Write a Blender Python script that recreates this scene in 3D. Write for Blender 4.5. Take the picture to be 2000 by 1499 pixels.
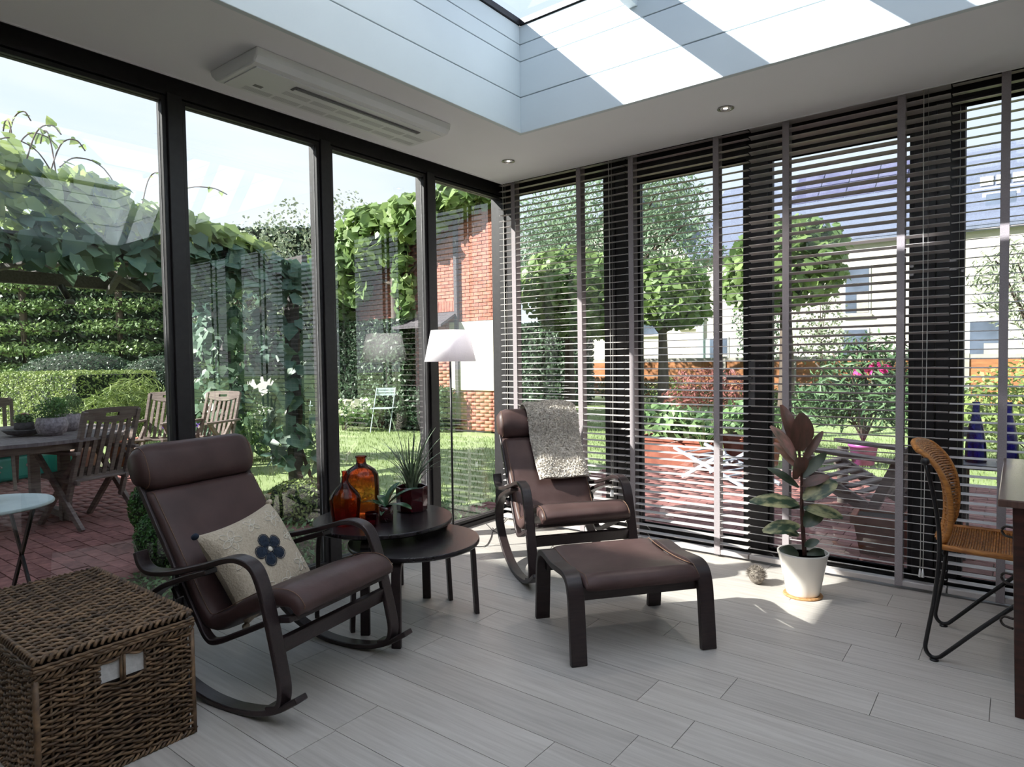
import bpy, math, random
import numpy as np
from mathutils import Matrix, Vector
random.seed(7); rng = np.random.default_rng(7)
for _o in list(bpy.data.objects): bpy.data.objects.remove(_o)
scene = bpy.context.scene
COL = scene.collection

# ------------------------------------------------------------------ camera
F_PX, YAW, PITCH, ROLL = 1277.978, 0.658483806, -0.0359135, -0.014516
fw = Vector((-math.sin(YAW)*math.cos(PITCH), math.cos(YAW)*math.cos(PITCH), math.sin(PITCH)))
rt = Vector((math.cos(YAW), math.sin(YAW), 0)); upv = rt.cross(fw)
rt2 = rt*math.cos(ROLL)+upv*math.sin(ROLL); up2 = upv*math.cos(ROLL)-rt*math.sin(ROLL)
cam_data = bpy.data.cameras.new('camera'); cam_data.sensor_width = 36.0; cam_data.lens = F_PX/2000*36
cam_data.clip_start = 0.05; cam_data.clip_end = 300
cam = bpy.data.objects.new('camera', cam_data); COL.objects.link(cam)
cam.matrix_world = Matrix(((rt2.x, up2.x, -fw.x, 0), (rt2.y, up2.y, -fw.y, 0), (rt2.z, up2.z, -fw.z, 1.30), (0, 0, 0, 1)))
scene.camera = cam

# ------------------------------------------------------------------ sky, sun, exposure
world = bpy.data.worlds.new('sky'); scene.world = world; world.use_nodes = True
wn, wl = world.node_tree.nodes, world.node_tree.links
wn.clear()
w_out = wn.new('ShaderNodeOutputWorld'); w_bg = wn.new('ShaderNodeBackground')
w_tc = wn.new('ShaderNodeTexCoord'); w_sep = wn.new('ShaderNodeSeparateXYZ'); w_ramp = wn.new('ShaderNodeValToRGB')
w_map = wn.new('ShaderNodeMapping'); w_noise = wn.new('ShaderNodeTexNoise'); w_cr = wn.new('ShaderNodeValToRGB'); w_mix = wn.new('ShaderNodeMix')
w_mix.data_type = 'RGBA'
w_map.inputs['Scale'].default_value = (1.2, 1.2, 6.0); w_noise.inputs['Scale'].default_value = 2.2; w_noise.inputs['Detail'].default_value = 5
e = w_ramp.color_ramp.elements
e[0].position = 0.0; e[0].color = (0.68, 0.72, 0.78, 1)
e[1].position = 0.85; e[1].color = (0.46, 0.56, 0.76, 1)
k = e.new(0.30); k.color = (0.60, 0.67, 0.78, 1)
w_cr.color_ramp.elements[0].position = 0.46; w_cr.color_ramp.elements[0].color = (0, 0, 0, 1)
w_cr.color_ramp.elements[1].position = 0.75; w_cr.color_ramp.elements[1].color = (.75, .75, .75, 1)
wl.new(w_tc.outputs['Generated'], w_sep.inputs[0]); wl.new(w_sep.outputs['Z'], w_ramp.inputs[0])
wl.new(w_tc.outputs['Generated'], w_map.inputs[0]); wl.new(w_map.outputs[0], w_noise.inputs['Vector']); wl.new(w_noise.outputs[0], w_cr.inputs[0])
wl.new(w_cr.outputs[0], w_mix.inputs['Factor']); wl.new(w_ramp.outputs[0], w_mix.inputs['A']); w_mix.inputs['B'].default_value = (0.76, 0.77, 0.79, 1)
wl.new(w_mix.outputs['Result'], w_bg.inputs['Color']); w_bg.inputs['Strength'].default_value = 0.94
wl.new(w_bg.outputs[0], w_out.inputs[0])

SUN_DIR = Vector((1.0, 1.15, -0.98)).normalized()
sun_d = bpy.data.lights.new('sun', 'SUN'); sun_d.energy = 9.0; sun_d.angle = math.radians(0.6); sun_d.color = (1.0, 0.96, 0.90)
sun = bpy.data.objects.new('sun', sun_d); COL.objects.link(sun); sun.rotation_euler = SUN_DIR.to_track_quat('-Z', 'Y').to_euler()
sun.location = (-8, -8, 12)
vs = scene.view_settings; vs.view_transform = 'Standard'; vs.look = 'None'; vs.gamma = 1.0; vs.use_curve_mapping = False
vs.exposure = 0.88
cy = scene.cycles; cy.max_bounces = 10; cy.diffuse_bounces = 6; cy.glossy_bounces = 4; cy.transmission_bounces = 8; cy.transparent_max_bounces = 24
cy.use_denoising = True; cy.sample_clamp_indirect = 6.0; cy.caustics_reflective = False; cy.caustics_refractive = False

# ------------------------------------------------------------------ materials
def lin(c):
    return tuple(((v/255/12.92) if v/255 <= .04045 else ((v/255+.055)/1.055)**2.4) for v in c)
MATS = {}
def mat(name, c1, c2=None, scale=8, stretch=(1, 1, 1), rough=.5, bump=0., metal=0., rand=0., spec=.5, coat=0., detail=4, lo=.35, hi=.65, sheen=0., transmission=0., ior=1.45, transl=0., alpha=1.):
    m = bpy.data.materials.new(name); m.use_nodes = True; MATS[name] = m
    n, l = m.node_tree.nodes, m.node_tree.links
    b = n['Principled BSDF']; b.inputs['Roughness'].default_value = rough; b.inputs['Metallic'].default_value = metal
    b.inputs['Specular IOR Level'].default_value = spec; b.inputs['Coat Weight'].default_value = coat; b.inputs['Sheen Weight'].default_value = sheen
    b.inputs['Transmission Weight'].default_value = transmission; b.inputs['IOR'].default_value = ior
    L1 = (*lin(c1), 1); L2 = (*lin(c2 or c1), 1)
    b.inputs['Base Color'].default_value = L1
    src = None
    tc = n.new('ShaderNodeTexCoord'); mp = n.new('ShaderNodeMapping'); mp.inputs['Scale'].default_value = stretch
    nz = n.new('ShaderNodeTexNoise'); nz.inputs['Scale'].default_value = scale; nz.inputs['Detail'].default_value = detail
    oi = n.new('ShaderNodeObjectInfo'); ad = n.new('ShaderNodeVectorMath'); ad.operation = 'MULTIPLY_ADD'
    cb = n.new('ShaderNodeCombineXYZ')
    for i in range(3): l.new(oi.outputs['Random'], cb.inputs[i])
    ad.inputs[1].default_value = (17.3, 31.7, 23.1)
    l.new(cb.outputs[0], ad.inputs[0]); l.new(tc.outputs['Object'], ad.inputs[2]); l.new(ad.outputs[0], mp.inputs['Vector']); l.new(mp.outputs[0], nz.inputs['Vector'])
    if c2:
        cr = n.new('ShaderNodeValToRGB'); cr.color_ramp.elements[0].position = lo; cr.color_ramp.elements[1].position = hi
        cr.color_ramp.elements[0].color = L1; cr.color_ramp.elements[1].color = L2
        l.new(nz.outputs[0], cr.inputs[0]); src = cr.outputs[0]
    if rand:
        hs = n.new('ShaderNodeHueSaturation'); mr = n.new('ShaderNodeMapRange')
        mr.inputs['To Min'].default_value = 1-rand; mr.inputs['To Max'].default_value = 1+rand
        l.new(oi.outputs['Random'], mr.inputs[0]); l.new(mr.outputs[0], hs.inputs['Value'])
        hs.inputs['Color'].default_value = L1
        if src: l.new(src, hs.inputs['Color'])
        src = hs.outputs[0]
    if src: l.new(src, b.inputs['Base Color'])
    if bump:
        bp = n.new('ShaderNodeBump'); bp.inputs['Strength'].default_value = bump; bp.inputs['Distance'].default_value = .01
        l.new(nz.outputs[0], bp.inputs['Height']); l.new(bp.outputs[0], b.inputs['Normal'])
    if transl:
        tr = n.new('ShaderNodeBsdfTranslucent'); mx = n.new('ShaderNodeMixShader'); mx.inputs[0].default_value = transl
        tr.inputs[0].default_value = L2
        if src: l.new(src, tr.inputs[0])
        l.new(b.outputs[0], mx.inputs[1]); l.new(tr.outputs[0], mx.inputs[2]); l.new(mx.outputs[0], n['Material Output'].inputs[0])
    return m
def glass_mat(name, tint=(1, 1, 1), boost=1.0, rough=0.0):
    """thin pane: clear transmission with Fresnel mirror reflection"""
    m = bpy.data.materials.new(name); m.use_nodes = True; n, l = m.node_tree.nodes, m.node_tree.links
    n.remove(n['Principled BSDF'])
    t = n.new('ShaderNodeBsdfTransparent'); t.inputs[0].default_value = (*tint, 1)
    g = n.new('ShaderNodeBsdfGlossy'); g.inputs['Roughness'].default_value = rough
    f = n.new('ShaderNodeFresnel'); f.inputs[0].default_value = 1.5
    mu = n.new('ShaderNodeMath'); mu.operation = 'MULTIPLY'; mu.inputs[1].default_value = boost; mu.use_clamp = True
    mx = n.new('ShaderNodeMixShader'); ge = n.new('ShaderNodeNewGeometry'); iv = n.new('ShaderNodeMath'); iv.operation = 'SUBTRACT'; iv.inputs[0].default_value = 1.0
    m2 = n.new('ShaderNodeMath'); m2.operation = 'MULTIPLY'; l.new(ge.outputs['Backfacing'], iv.inputs[1]); l.new(f.outputs[0], mu.inputs[0]); l.new(mu.outputs[0], m2.inputs[0]); l.new(iv.outputs[0], m2.inputs[1]); l.new(m2.outputs[0], mx.inputs[0]); l.new(t.outputs[0], mx.inputs[1]); l.new(g.outputs[0], mx.inputs[2])
    l.new(mx.outputs[0], n['Material Output'].inputs[0]); MATS[name] = m
    return m
def emit_mat(name, col, s):
    m = bpy.data.materials.new(name); m.use_nodes = True; n = m.node_tree.nodes
    b = n['Principled BSDF']; b.inputs['Base Color'].default_value = (*col, 1); b.inputs['Emission Color'].default_value = (*col, 1); b.inputs['Emission Strength'].default_value = s
    MATS[name] = m; return m

# ------------------------------------------------------------------ mesh helpers
class MB:
    def __init__(s): s.v = []; s.f = []; s.n = 0; s.mi = []
    def add(s, v, f):
        s.v.append(np.asarray(v, float).reshape(-1, 3)); s.f += [tuple(i+s.n for i in q) for q in f]; s.n += len(s.v[-1]); return s
    def box(s, c, d, rz=0, R=None):
        x, y, z = d[0]/2, d[1]/2, d[2]/2
        p = np.array([(a, b, g) for a in (-x, x) for b in (-y, y) for g in (-z, z)])
        if R is not None: p = p @ np.array(R.to_3x3()).T
        elif rz:
            ca, sa = math.cos(rz), math.sin(rz); p = p @ np.array(((ca, sa, 0), (-sa, ca, 0), (0, 0, 1)))
        return s.add(p+np.array(c), [(0, 1, 3, 2), (4, 6, 7, 5), (0, 4, 5, 1), (2, 3, 7, 6), (0, 2, 6, 4), (1, 5, 7, 3)])
    def bb(s, x0, x1, y0, y1, z0, z1): return s.box(((x0+x1)/2, (y0+y1)/2, (z0+z1)/2), (x1-x0, y1-y0, z1-z0))
    def beam(s, a, b, w, h, up=(0, 0, 1)):
        return s.sweep([a, b], [(-w/2, -h/2), (w/2, -h/2), (w/2, h/2), (-w/2, h/2)], up)
    def sweep(s, pts, sec, up=(0, 0, 1), closed=False, scale=None):
        P = [Vector(p) for p in pts]; n = len(P); U = Vector(up); rings = []
        for i in range(n):
            t = (P[(i+1) % n]-P[i-1]) if closed else (P[min(i+1, n-1)]-P[max(i-1, 0)])
            t.normalize(); a = t.cross(U)
            if a.length < 1e-4: a = t.cross(Vector((1, 0, 0)) if abs(t.x) < .9 else Vector((0, 1, 0)))
            a.normalize(); b = a.cross(t).normalized(); k = scale[i] if scale else 1
            rings.append([P[i]+a*(q[0]*k)+b*(q[1]*k) for q in sec])
        m = len(sec); f = []
        for i in range(n if closed else n-1):
            for j in range(m):
                f.append((i*m+j, i*m+(j+1) % m, ((i+1) % n)*m+(j+1) % m, ((i+1) % n)*m+j))
        if not closed: f += [tuple(range(m))[::-1], tuple((n-1)*m+j for j in range(m))]
        return s.add([p for r in rings for p in r], f)
    def tube(s, pts, r, seg=8, up=(0, 0, 1), closed=False, radii=None):
        return s.sweep(pts, [(math.cos(2*math.pi*i/seg)*r, math.sin(2*math.pi*i/seg)*r) for i in range(seg)], up, closed, [q/r for q in radii] if radii else None)
    def lathe(s, prof, c=(0, 0, 0), seg=32, close=False, sx=1, sy=1):
        n = len(prof); v = []; f = []
        for r, z in prof:
            for i in range(seg):
                a = 2*math.pi*i/seg; v.append((c[0]+r*sx*math.cos(a), c[1]+r*sy*math.sin(a), c[2]+z))
        for j in range(n-1 if not close else n):
            for i in range(seg):
                k = (j+1) % n; f.append((j*seg+i, j*seg+(i+1) % seg, k*seg+(i+1) % seg, k*seg+i))
        if not close:
            if prof[0][0] > 1e-6: f.append(tuple(range(seg))[::-1])
            if prof[-1][0] > 1e-6: f.append(tuple((n-1)*seg+i for i in range(seg)))
        return s.add(v, f)
    def ball(s, c, r, seg=16, rings=10, sq=(1, 1, 1)):
        pr = [(max(1e-7, math.sin(math.pi*i/rings)), -math.cos(math.pi*i/rings)) for i in range(rings+1)]
        k = MB().lathe(pr, seg=seg); p = k.v[0]*np.array(sq)*r+np.array(c)
        return s.add(p, k.f)
    def prism(s, poly, a0, a1, axis='z'):
        n = len(poly)
        def pt(p, h): return (p[0], p[1], h) if axis == 'z' else ((p[0], h, p[1]) if axis == 'y' else (h, p[0], p[1]))
        return s.add([pt(p, a0) for p in poly]+[pt(p, a1) for p in poly], [tuple(range(n))[::-1], tuple(range(n, 2*n))]+[(i, (i+1) % n, n+(i+1) % n, n+i) for i in range(n)])
    def surf(s, fn, nu, nv, cu=False):
        v = [fn(i/(nu if cu else nu-1), j/(nv-1)) for j in range(nv) for i in range(nu)]
        f = [(j*nu+i, j*nu+(i+1) % nu, (j+1)*nu+(i+1) % nu, (j+1)*nu+i) for j in range(nv-1) for i in range(nu if cu else nu-1)]
        return s.add(v, f)
    def tf(s, M):
        R = np.array(M.to_3x3()); t = np.array(M.translation); s.v = [p @ R.T+t for p in s.v]; return s
    def join(s, o):
        for p in o.v: pass
        return s.add(np.concatenate(o.v), o.f)
    def mesh(s, name, m=None, smooth=False, smooth_angle=None):
        me = bpy.data.meshes.new(name); me.from_pydata(np.concatenate(s.v).tolist(), [], s.f); me.update()
        if m: me.materials.append(MATS[m] if isinstance(m, str) else m)
        if smooth: me.polygons.foreach_set('use_smooth', [True]*len(me.polygons))
        return me
    def build(s, name, m, parent=None, smooth=False, bevel=0, seg=2, subsurf=0, auto=None, solid=0):
        me = s.mesh(name, m, smooth or auto is not None); o = bpy.data.objects.new(name, me); COL.objects.link(o); o.parent = parent
        import bmesh as _b
        bm = _b.new(); bm.from_mesh(me); _b.ops.recalc_face_normals(bm, faces=bm.faces); bm.to_mesh(me); bm.free()
        if solid:
            md = o.modifiers.new('solid', 'SOLIDIFY'); md.thickness = solid; md.offset = 0
        if bevel:
            md = o.modifiers.new('bevel', 'BEVEL'); md.width = bevel; md.segments = seg; md.limit_method = 'ANGLE'; md.angle_limit = math.radians(40)
        if subsurf:
            md = o.modifiers.new('sub', 'SUBSURF'); md.levels = subsurf; md.render_levels = subsurf
        if auto is not None:
            me.set_sharp_from_angle(angle=math.radians(auto))
        return o
def fast_mesh(name, V, Fq, m, parent=None, smooth=False):
    """numpy arrays: V (n,3), Fq (k,4) quads"""
    me = bpy.data.meshes.new(name); k = len(Fq)
    me.vertices.add(len(V)); me.vertices.foreach_set('co', np.ascontiguousarray(V, dtype=np.float32).ravel())
    me.loops.add(k*4); me.loops.foreach_set('vertex_index', np.ascontiguousarray(Fq, dtype=np.int32).ravel())
    me.polygons.add(k); me.polygons.foreach_set('loop_start', np.arange(0, k*4, 4, dtype=np.int32)); me.polygons.foreach_set('loop_total', np.full(k, 4, dtype=np.int32))
    if smooth: me.polygons.foreach_set('use_smooth', np.ones(k, bool))
    me.update(calc_edges=True); me.materials.append(MATS[m])
    o = bpy.data.objects.new(name, me); COL.objects.link(o); o.parent = parent
    return o
def tag(o, label=None, cat=None, group=None, kind=None):
    if label: o['label'] = label
    if cat: o['category'] = cat
    if group: o['group'] = group
    if kind: o['kind'] = kind
    return o
def thing(name, label, cat, loc=(0, 0, 0), rz=0, group=None):
    o = bpy.data.objects.new(name, None); COL.objects.link(o); o.location = loc; o.rotation_euler = (0, 0, rz); o.empty_display_size = .1
    return tag(o, label, cat, group)
def struct(name, loc=(0, 0, 0)):
    o = bpy.data.objects.new(name, None); COL.objects.link(o); o.location = loc; return tag(o, kind='structure')
def inst(me, name, parent, loc=(0, 0, 0), rot=(0, 0, 0), sc=(1, 1, 1)):
    o = bpy.data.objects.new(name, me); COL.objects.link(o); o.parent = parent; o.location = loc; o.rotation_euler = rot; o.scale = sc; return o
def dup(o, loc=None, rz=None, label=None, parent=None):
    c = o.copy(); COL.objects.link(c); c.parent = parent
    if loc is not None: c.location = loc
    if rz is not None: c.rotation_euler = (0, 0, rz)
    if label: c['label'] = label
    for ch in o.children: dup(ch, parent=c)
    return c
def arc(cx, cz, r, a0, a1, n): return [(cx+r*math.cos(math.radians(a0+(a1-a0)*i/n)), cz+r*math.sin(math.radians(a0+(a1-a0)*i/n))) for i in range(n+1)]
def spline(pts, n=8):
    """Catmull-Rom through points"""
    P = [np.array(p, float) for p in pts]; P = [2*P[0]-P[1]]+P+[2*P[-1]-P[-2]]; out = []
    for i in range(1, len(P)-2):
        for j in range(n):
            t = j/n; a, b, c, d = P[i-1:i+3]
            out.append(tuple(.5*((2*b)+(c-a)*t+(2*a-5*b+4*c-d)*t*t+(3*b-a-3*c+d)*t**3)))
    out.append(tuple(P[-2])); return out

def leaves(n, centers, size, aspect=.6, normals=None, jitter=.6, bend=.25, droop=0.):
    """leaf blades (two quads, or four for broad rounded leaves) at given centers (n,3); returns V, F arrays"""
    C = np.asarray(centers, float); n = len(C)
    d = rng.normal(size=(n, 3)); d /= np.linalg.norm(d, axis=1)[:, None]
    if normals is not None:
        N = normals+jitter*rng.normal(size=(n, 3)); N /= np.linalg.norm(N, axis=1)[:, None]
    else:
        N = rng.normal(size=(n, 3)); N[:, 2] = np.abs(N[:, 2])+.3; N /= np.linalg.norm(N, axis=1)[:, None]
    d[:, 2] -= droop
    T = d-(d*N).sum(1)[:, None]*N; T /= np.linalg.norm(T, axis=1)[:, None]+1e-9
    B = np.cross(N, T); S = size*(0.65+.7*rng.random(n)); S = S[:, None]; W = S*aspect*.5
    h = S*.5
    if size > .12 and aspect > .4:
        def q(t, w, dz): return C+T*(S*t)+B*(W*w)+N*(S*dz*bend)
        V = np.stack([q(-.36, 0, 0), q(-.15, 0, .0), q(.18, 0, -.08), q(.5, 0, -.5), q(-.40, .62, .12), q(.02, 1.0, .18), q(-.40, -.62, .12), q(.02, -1.0, .18)], 1).reshape(-1, 3)
        i = np.arange(n)*8
        return V, np.concatenate([np.stack([i+a for a in f], 1) for f in ((0, 1, 5, 4), (1, 2, 3, 5), (0, 6, 7, 1), (1, 7, 3, 2))])
    base = C-T*h; tip = C+T*h-N*(S*bend*.5); ml = C+B*W*1.0+N*(S*bend*.2)-T*h*.15; mr = C-B*W*1.0+N*(S*bend*.2)-T*h*.15; mid = C
    V = np.stack([base, ml, mid, tip, mr], 1).reshape(-1, 3)
    i = np.arange(n)*5
    F = np.concatenate([np.stack([i, i+2, i+3, i+1], 1), np.stack([i, i+4, i+3, i+2], 1)])
    return V, F
# ------------------------------------------------------------------ material list
mat('floor_tile', (170, 164, 158), (190, 185, 179), scale=3.0, stretch=(1.2, 22, 1), rough=.42, bump=.04, rand=.07, detail=8, lo=.3, hi=.7)
mat('grout', (96, 90, 84), (110, 104, 98), scale=30, rough=.9)
mat('ceiling_paint', (244, 243, 245), (246, 245, 247), scale=2, rough=.9)
mat('white_wall', (224, 222, 218), (229, 227, 223), scale=3, rough=.9)
mat('side_wall', (120, 114, 108), (114, 108, 102), scale=3, rough=.9)
mat('skylight_board', (212, 220, 222), (217, 225, 227), scale=2, rough=.55, rand=.015)
mat('black_frame', (38, 36, 38), (45, 43, 45), scale=40, rough=.45, bump=.03)
mat('dark_recess', (22, 20, 22), (26, 24, 26), scale=5, rough=.9)
mat('rubber_seal', (150, 150, 152), (120, 120, 122), scale=20, rough=.5)
mat('slat', (188, 182, 180), (196, 190, 188), scale=5, stretch=(1, 8, 8), rough=.45, rand=.03)
mat('tape', (150, 142, 145), (162, 154, 157), scale=260, rough=.9, bump=.2)
mat('cord', (205, 202, 196), (190, 188, 182), scale=200, rough=.8)
mat('white_plastic', (226, 226, 226), (230, 230, 230), scale=3, rough=.4)
mat('grey_plastic', (108, 106, 108), (120, 118, 120), scale=30, rough=.5)
mat('chrome', (190, 186, 180), (170, 166, 160), scale=20, rough=.22, metal=1)
glass_mat('window_glass', (.95, .97, .965), 3.2)
glass_mat('skylight_glass', (.93, .96, 1.0), 1.0)

# ------------------------------------------------------------------ floor
ROW, LEN, Y0 = .2013, 1.232, 2.004
floor = MB().bb(-3.50, 2.6, -3.0, 4.36, -.08, -.006).build('floor', 'grout'); tag(floor, kind='structure')
plank_me = MB().bb(-LEN/2+.0012, LEN/2-.0012, -ROW/2+.0012, ROW/2-.0012, -.010, 0).mesh('floor_plank', 'floor_tile')
joint = {-3: -1.9, -2: -1.232, -1: -1.021, 0: -.901, 1: -1.132, 2: -.884, 3: -.411, 4: -1.30, 5: -.578, 6: -.321, 7: -.433, 8: -.95, 9: -.523, 10: -1.2, 11: -.75}
for k in range(-8, 12):
    j0 = joint.get(k, -1.232*random.random()); yc = Y0+(k+.5)*ROW
    if yc+ROW/2 > 4.37: continue
    x = j0-LEN*3
    while x < 2.4:
        a, b = max(x, -3.45), min(x+LEN, 1.9)
        if b-a > .02:
            if b-a > LEN-.01: inst(plank_me, 'plank', floor, ((a+b)/2, yc, 0))
            else: MB().bb(a+.0012, b-.0012, yc-ROW/2+.0012, yc+ROW/2-.0012, -.010, 0).build('plank', 'floor_tile', floor)
        x += LEN

# ------------------------------------------------------------------ ceiling with skylight well
SX0, SX1, SY0, SY1, CZ = -2.425, 1.45, -.60, 3.262, 2.70
m = MB()
m.bb(-3.25, SX0-.02, -3.0, 4.11, CZ, CZ+.03); m.bb(SX1+.02, 2.6, -3.0, 4.11, CZ, CZ+.03); m.bb(SX0-.02, SX1+.02, SY1+.02, 4.11, CZ, CZ+.03); m.bb(SX0-.02, SX1+.02, -3.0, SY0-.02, CZ, CZ+.03)
ceiling = m.build('ceiling', 'ceiling_paint'); tag(ceiling, kind='structure')
MB().bb(-3.262, -3.25, -3.0, 4.122, CZ-.004, CZ+.05).build('edge_bead', 'ceiling_paint', ceiling)
MB().bb(-3.25, 2.6, 4.11, 4.122, CZ-.004, CZ+.05).build('edge_bead', 'ceiling_paint', ceiling)
m = MB(); m.bb(-3.56, SX0-.05, -3.1, 4.46, 2.90, 3.12); m.bb(SX1+.05, 2.7, -3.1, 4.46, 2.90, 3.12); m.bb(SX0-.05, SX1+.05, SY1+.05, 4.46, 2.90, 3.12); m.bb(SX0-.05, SX1+.05, -3.1, SY0-.05, 2.90, 3.12)
m.build('roof_slab', 'dark_recess', ceiling)
zs = [CZ-.012, 2.905, 3.120, 3.222, 3.335]
for i in range(4):
    z0, z1 = zs[i]+(.0025 if i else 0), zs[i+1]-.0025
    MB().bb(SX0-.03, SX0, SY0-.03, SY1, z0, z1).build('board', 'skylight_board', ceiling, bevel=.003)
    MB().bb(SX1, SX1+.03, SY0-.03, SY1, z0, z1).build('board', 'skylight_board', ceiling, bevel=.003)
    MB().bb(SX0-.03, SX1+.03, SY1, SY1+.03, z0, z1).build('board', 'skylight_board', ceiling, bevel=.003)
    MB().bb(SX0-.03, SX1+.03, SY0-.03, SY0, z0, z1).build('board', 'skylight_board', ceiling, bevel=.003)
m = MB(); t = .035
m.bb(SX0-.06, SX0-.03, SY0-.06, SY1+.06, CZ+.02, 3.36); m.bb(SX1+.03, SX1+.06, SY0-.06, SY1+.06, CZ+.02, 3.36); m.bb(SX0-.03, SX1+.03, SY1+.03, SY1+.06, CZ+.02, 3.36); m.bb(SX0-.03, SX1+.03, SY0-.06, SY0-.03, CZ+.02, 3.36)
m.build('skylight_curb', 'grey_plastic', ceiling)
w = struct('window_20')
m = MB(); m.bb(SX0-.03, SX0+.012, SY0, SY1, 3.336, 3.37); m.bb(SX0, SX1, SY1-.012, SY1+.03, 3.336, 3.37); m.bb(SX1-.012, SX1+.03, SY0, SY1, 3.336, 3.37); m.bb(SX0, SX1, SY0-.03, SY0+.012, 3.336, 3.37)
m.build('gasket', 'black_frame', w)
MB().bb(SX0-.03, SX1+.03, SY0-.03, SY1+.03, 3.372, 3.380).build('pane', 'skylight_glass', w)
mat('added_sun_diffuser', (240, 240, 240), (236, 236, 236), scale=60, rough=.95, transl=.88)
MB().bb(SX0, SX1, SY0, 2.36, 3.384, 3.388).build('added_sun_diffuser', 'added_sun_diffuser', w)  # unseen sheet, added to keep direct sun off the blinds and diffuse it
for bx in (-1.66, -.86, -.06, .74):
    MB().bb(bx-.025, bx+.025, SY0, SY1, 3.19, 3.37).build('glazing_bar', 'skylight_board', w)

# ------------------------------------------------------------------ hidden walls of the room and of the house it is built onto
wb = MB().bb(-3.5, 2.7, -3.1, -3.0, -.05, 2.9).build('wall_back', 'white_wall'); tag(wb, kind='structure')
ws = MB().bb(2.6, 2.7, -3.0, 4.46, -.05, 2.9).build('wall_side', 'side_wall'); tag(ws, kind='structure')
mat('house_render', (214, 208, 198), (204, 198, 188), scale=4, rough=.9)
wh = MB().bb(-16, 3.5, -9.0, -3.12, -.05, 5.42).build('wall_house', 'house_render'); tag(wh, kind='structure')

# ------------------------------------------------------------------ left glazed wall  (glass plane x = -3.42)
GX, GZ0, GZ1 = -3.42, .057, 2.625
wl_ = struct('wall_left')
MB().bb(-3.50, -3.385, -3.0, 4.40, GZ1+.03, 2.90).build('header_beam', 'black_frame', wl_)
MB().bb(-3.385, -3.355, -3.0, 4.40, 2.745, 2.90).build('header_step', 'black_frame', wl_)
MB().bb(-3.50, -3.375, -3.0, 4.40, -.05, GZ0-.028).build('bottom_rail', 'black_frame', wl_)
MB().bb(-3.50, -3.42, -3.0, -1.2, 0, 2.7).build('wall_end_panel', 'black_frame', wl_)
mull = [-1.14, -.22, 1.62, 2.53, 3.44, 4.355]
for yc in mull:
    MB().bb(-3.50, -3.375, yc-.037, yc+.037, GZ0-.03, GZ1+.04).build('mullion', 'black_frame', wl_, bevel=.003)
def window(name, axis, a0, a1, z0, z1, plane, bead=.022, depth=.03, side=1):
    w = struct(name); ms = []
    m = MB()
    def B(u0, u1, v0, v1, d0, d1, mm):
        if axis == 'y': mm.bb(plane+d0, plane+d1, u0, u1, v0, v1)
        else: mm.bb(u0, u1, plane+d0, plane+d1, v0, v1)
    s = side
    lo, hi = sorted((0.006*s, depth*s))
    B(a0, a1, z0-bead, z0, lo, hi, m); B(a0, a1, z1, z1+bead, lo, hi, m); B(a0-bead, a0, z0-bead, z1+bead, lo, hi, m); B(a1, a1+bead, z0-bead, z1+bead, lo, hi, m)
    B(a0-.03, a1+.03, z0-.03, z0, -.03, .0, m); B(a0-.03, a1+.03, z1, z1+.03, -.03, .0, m)
    m.build('glazing_bead', 'black_frame', w, bevel=.002)
    m = MB(); lo, hi = sorted((0.004*s, .0065*s))
    B(a0, a0+.004, z0, z1, lo, hi, m); B(a1-.004, a1, z0, z1, lo, hi, m); m.build('seal', 'rubber_seal', w)
    m = MB(); B(a0-.012, a1+.012, z0-.012, z1+.012, -.003, .003, m); m.build('pane', 'window_glass', w)
    return w
for i in range(5):
    window(f'window_{i+1}', 'y', mull[i]+.060, mull[i+1]-.060, GZ0, GZ1, GX)

# ------------------------------------------------------------------ right glazed wall (glass plane y = 4.335)
wr = struct('wall_right')
GY = 4.335
MB().bb(-3.5, 2.6, 4.285, 4.40, 2.66, 2.90).build('header_beam', 'black_frame', wr)
MB().bb(-3.5, 2.6, 4.285, 4.40, -.05, .035).build('bottom_rail', 'black_frame', wr)
MB().bb(-3.50, -3.36, 4.27, 4.40, 0, 2.9).build('corner_post', 'black_frame', wr, bevel=.004)
mat('pale_threshold', (150, 148, 146), (160, 158, 156), scale=20, rough=.4)
MB().bb(-3.35, 2.6, 4.225, 4.285, 0, .02).build('threshold', 'pale_threshold', wr)
# windows: (glass x0, x1, z0, z1)
rw = [(-3.27, -2.45, .09, 2.64, 'window_7'), (-2.15, -1.42, .11, 2.545, 'window_8'), (-1.235, -.49, .07, 2.53, 'window_9'), (-.235, .75, .07, 2.625, 'window_10'), (.98, 2.4, .07, 2.625, 'window_11')]
for (x0, x1, z0, z1, nm) in rw: window(nm, 'x', x0, x1, z0, z1, GY, side=-1)
edges = [-3.36]+[v for r_ in rw for v in r_[:2]]+[2.6]
for i in range(0, len(edges), 2):
    a, b = edges[i]+(.022 if i else 0), edges[i+1]-.022
    if i == 0: b = rw[0][0]-.022
    if b-a < .03: continue
    nb = max(1, round((b-a)/.095)); wd = (b-a)/nb
    for q in range(nb):
        MB().bb(a+q*wd+.0015, a+(q+1)*wd-.0015, 4.285+.006*(q % 2), 4.40, .03, 2.67).build('frame_stile', 'black_frame', wr, bevel=.003)
for (x0, x1, z0, z1, nm) in rw:
    MB().bb(x0-.03, x1+.03, 4.29, 4.40, z1+.022, 2.67).build('transom', 'black_frame', wr, bevel=.003)
    MB().bb(x0-.03, x1+.03, 4.29, 4.40, .03, z0-.022).build('lower_rail', 'black_frame', wr, bevel=.003)
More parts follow.
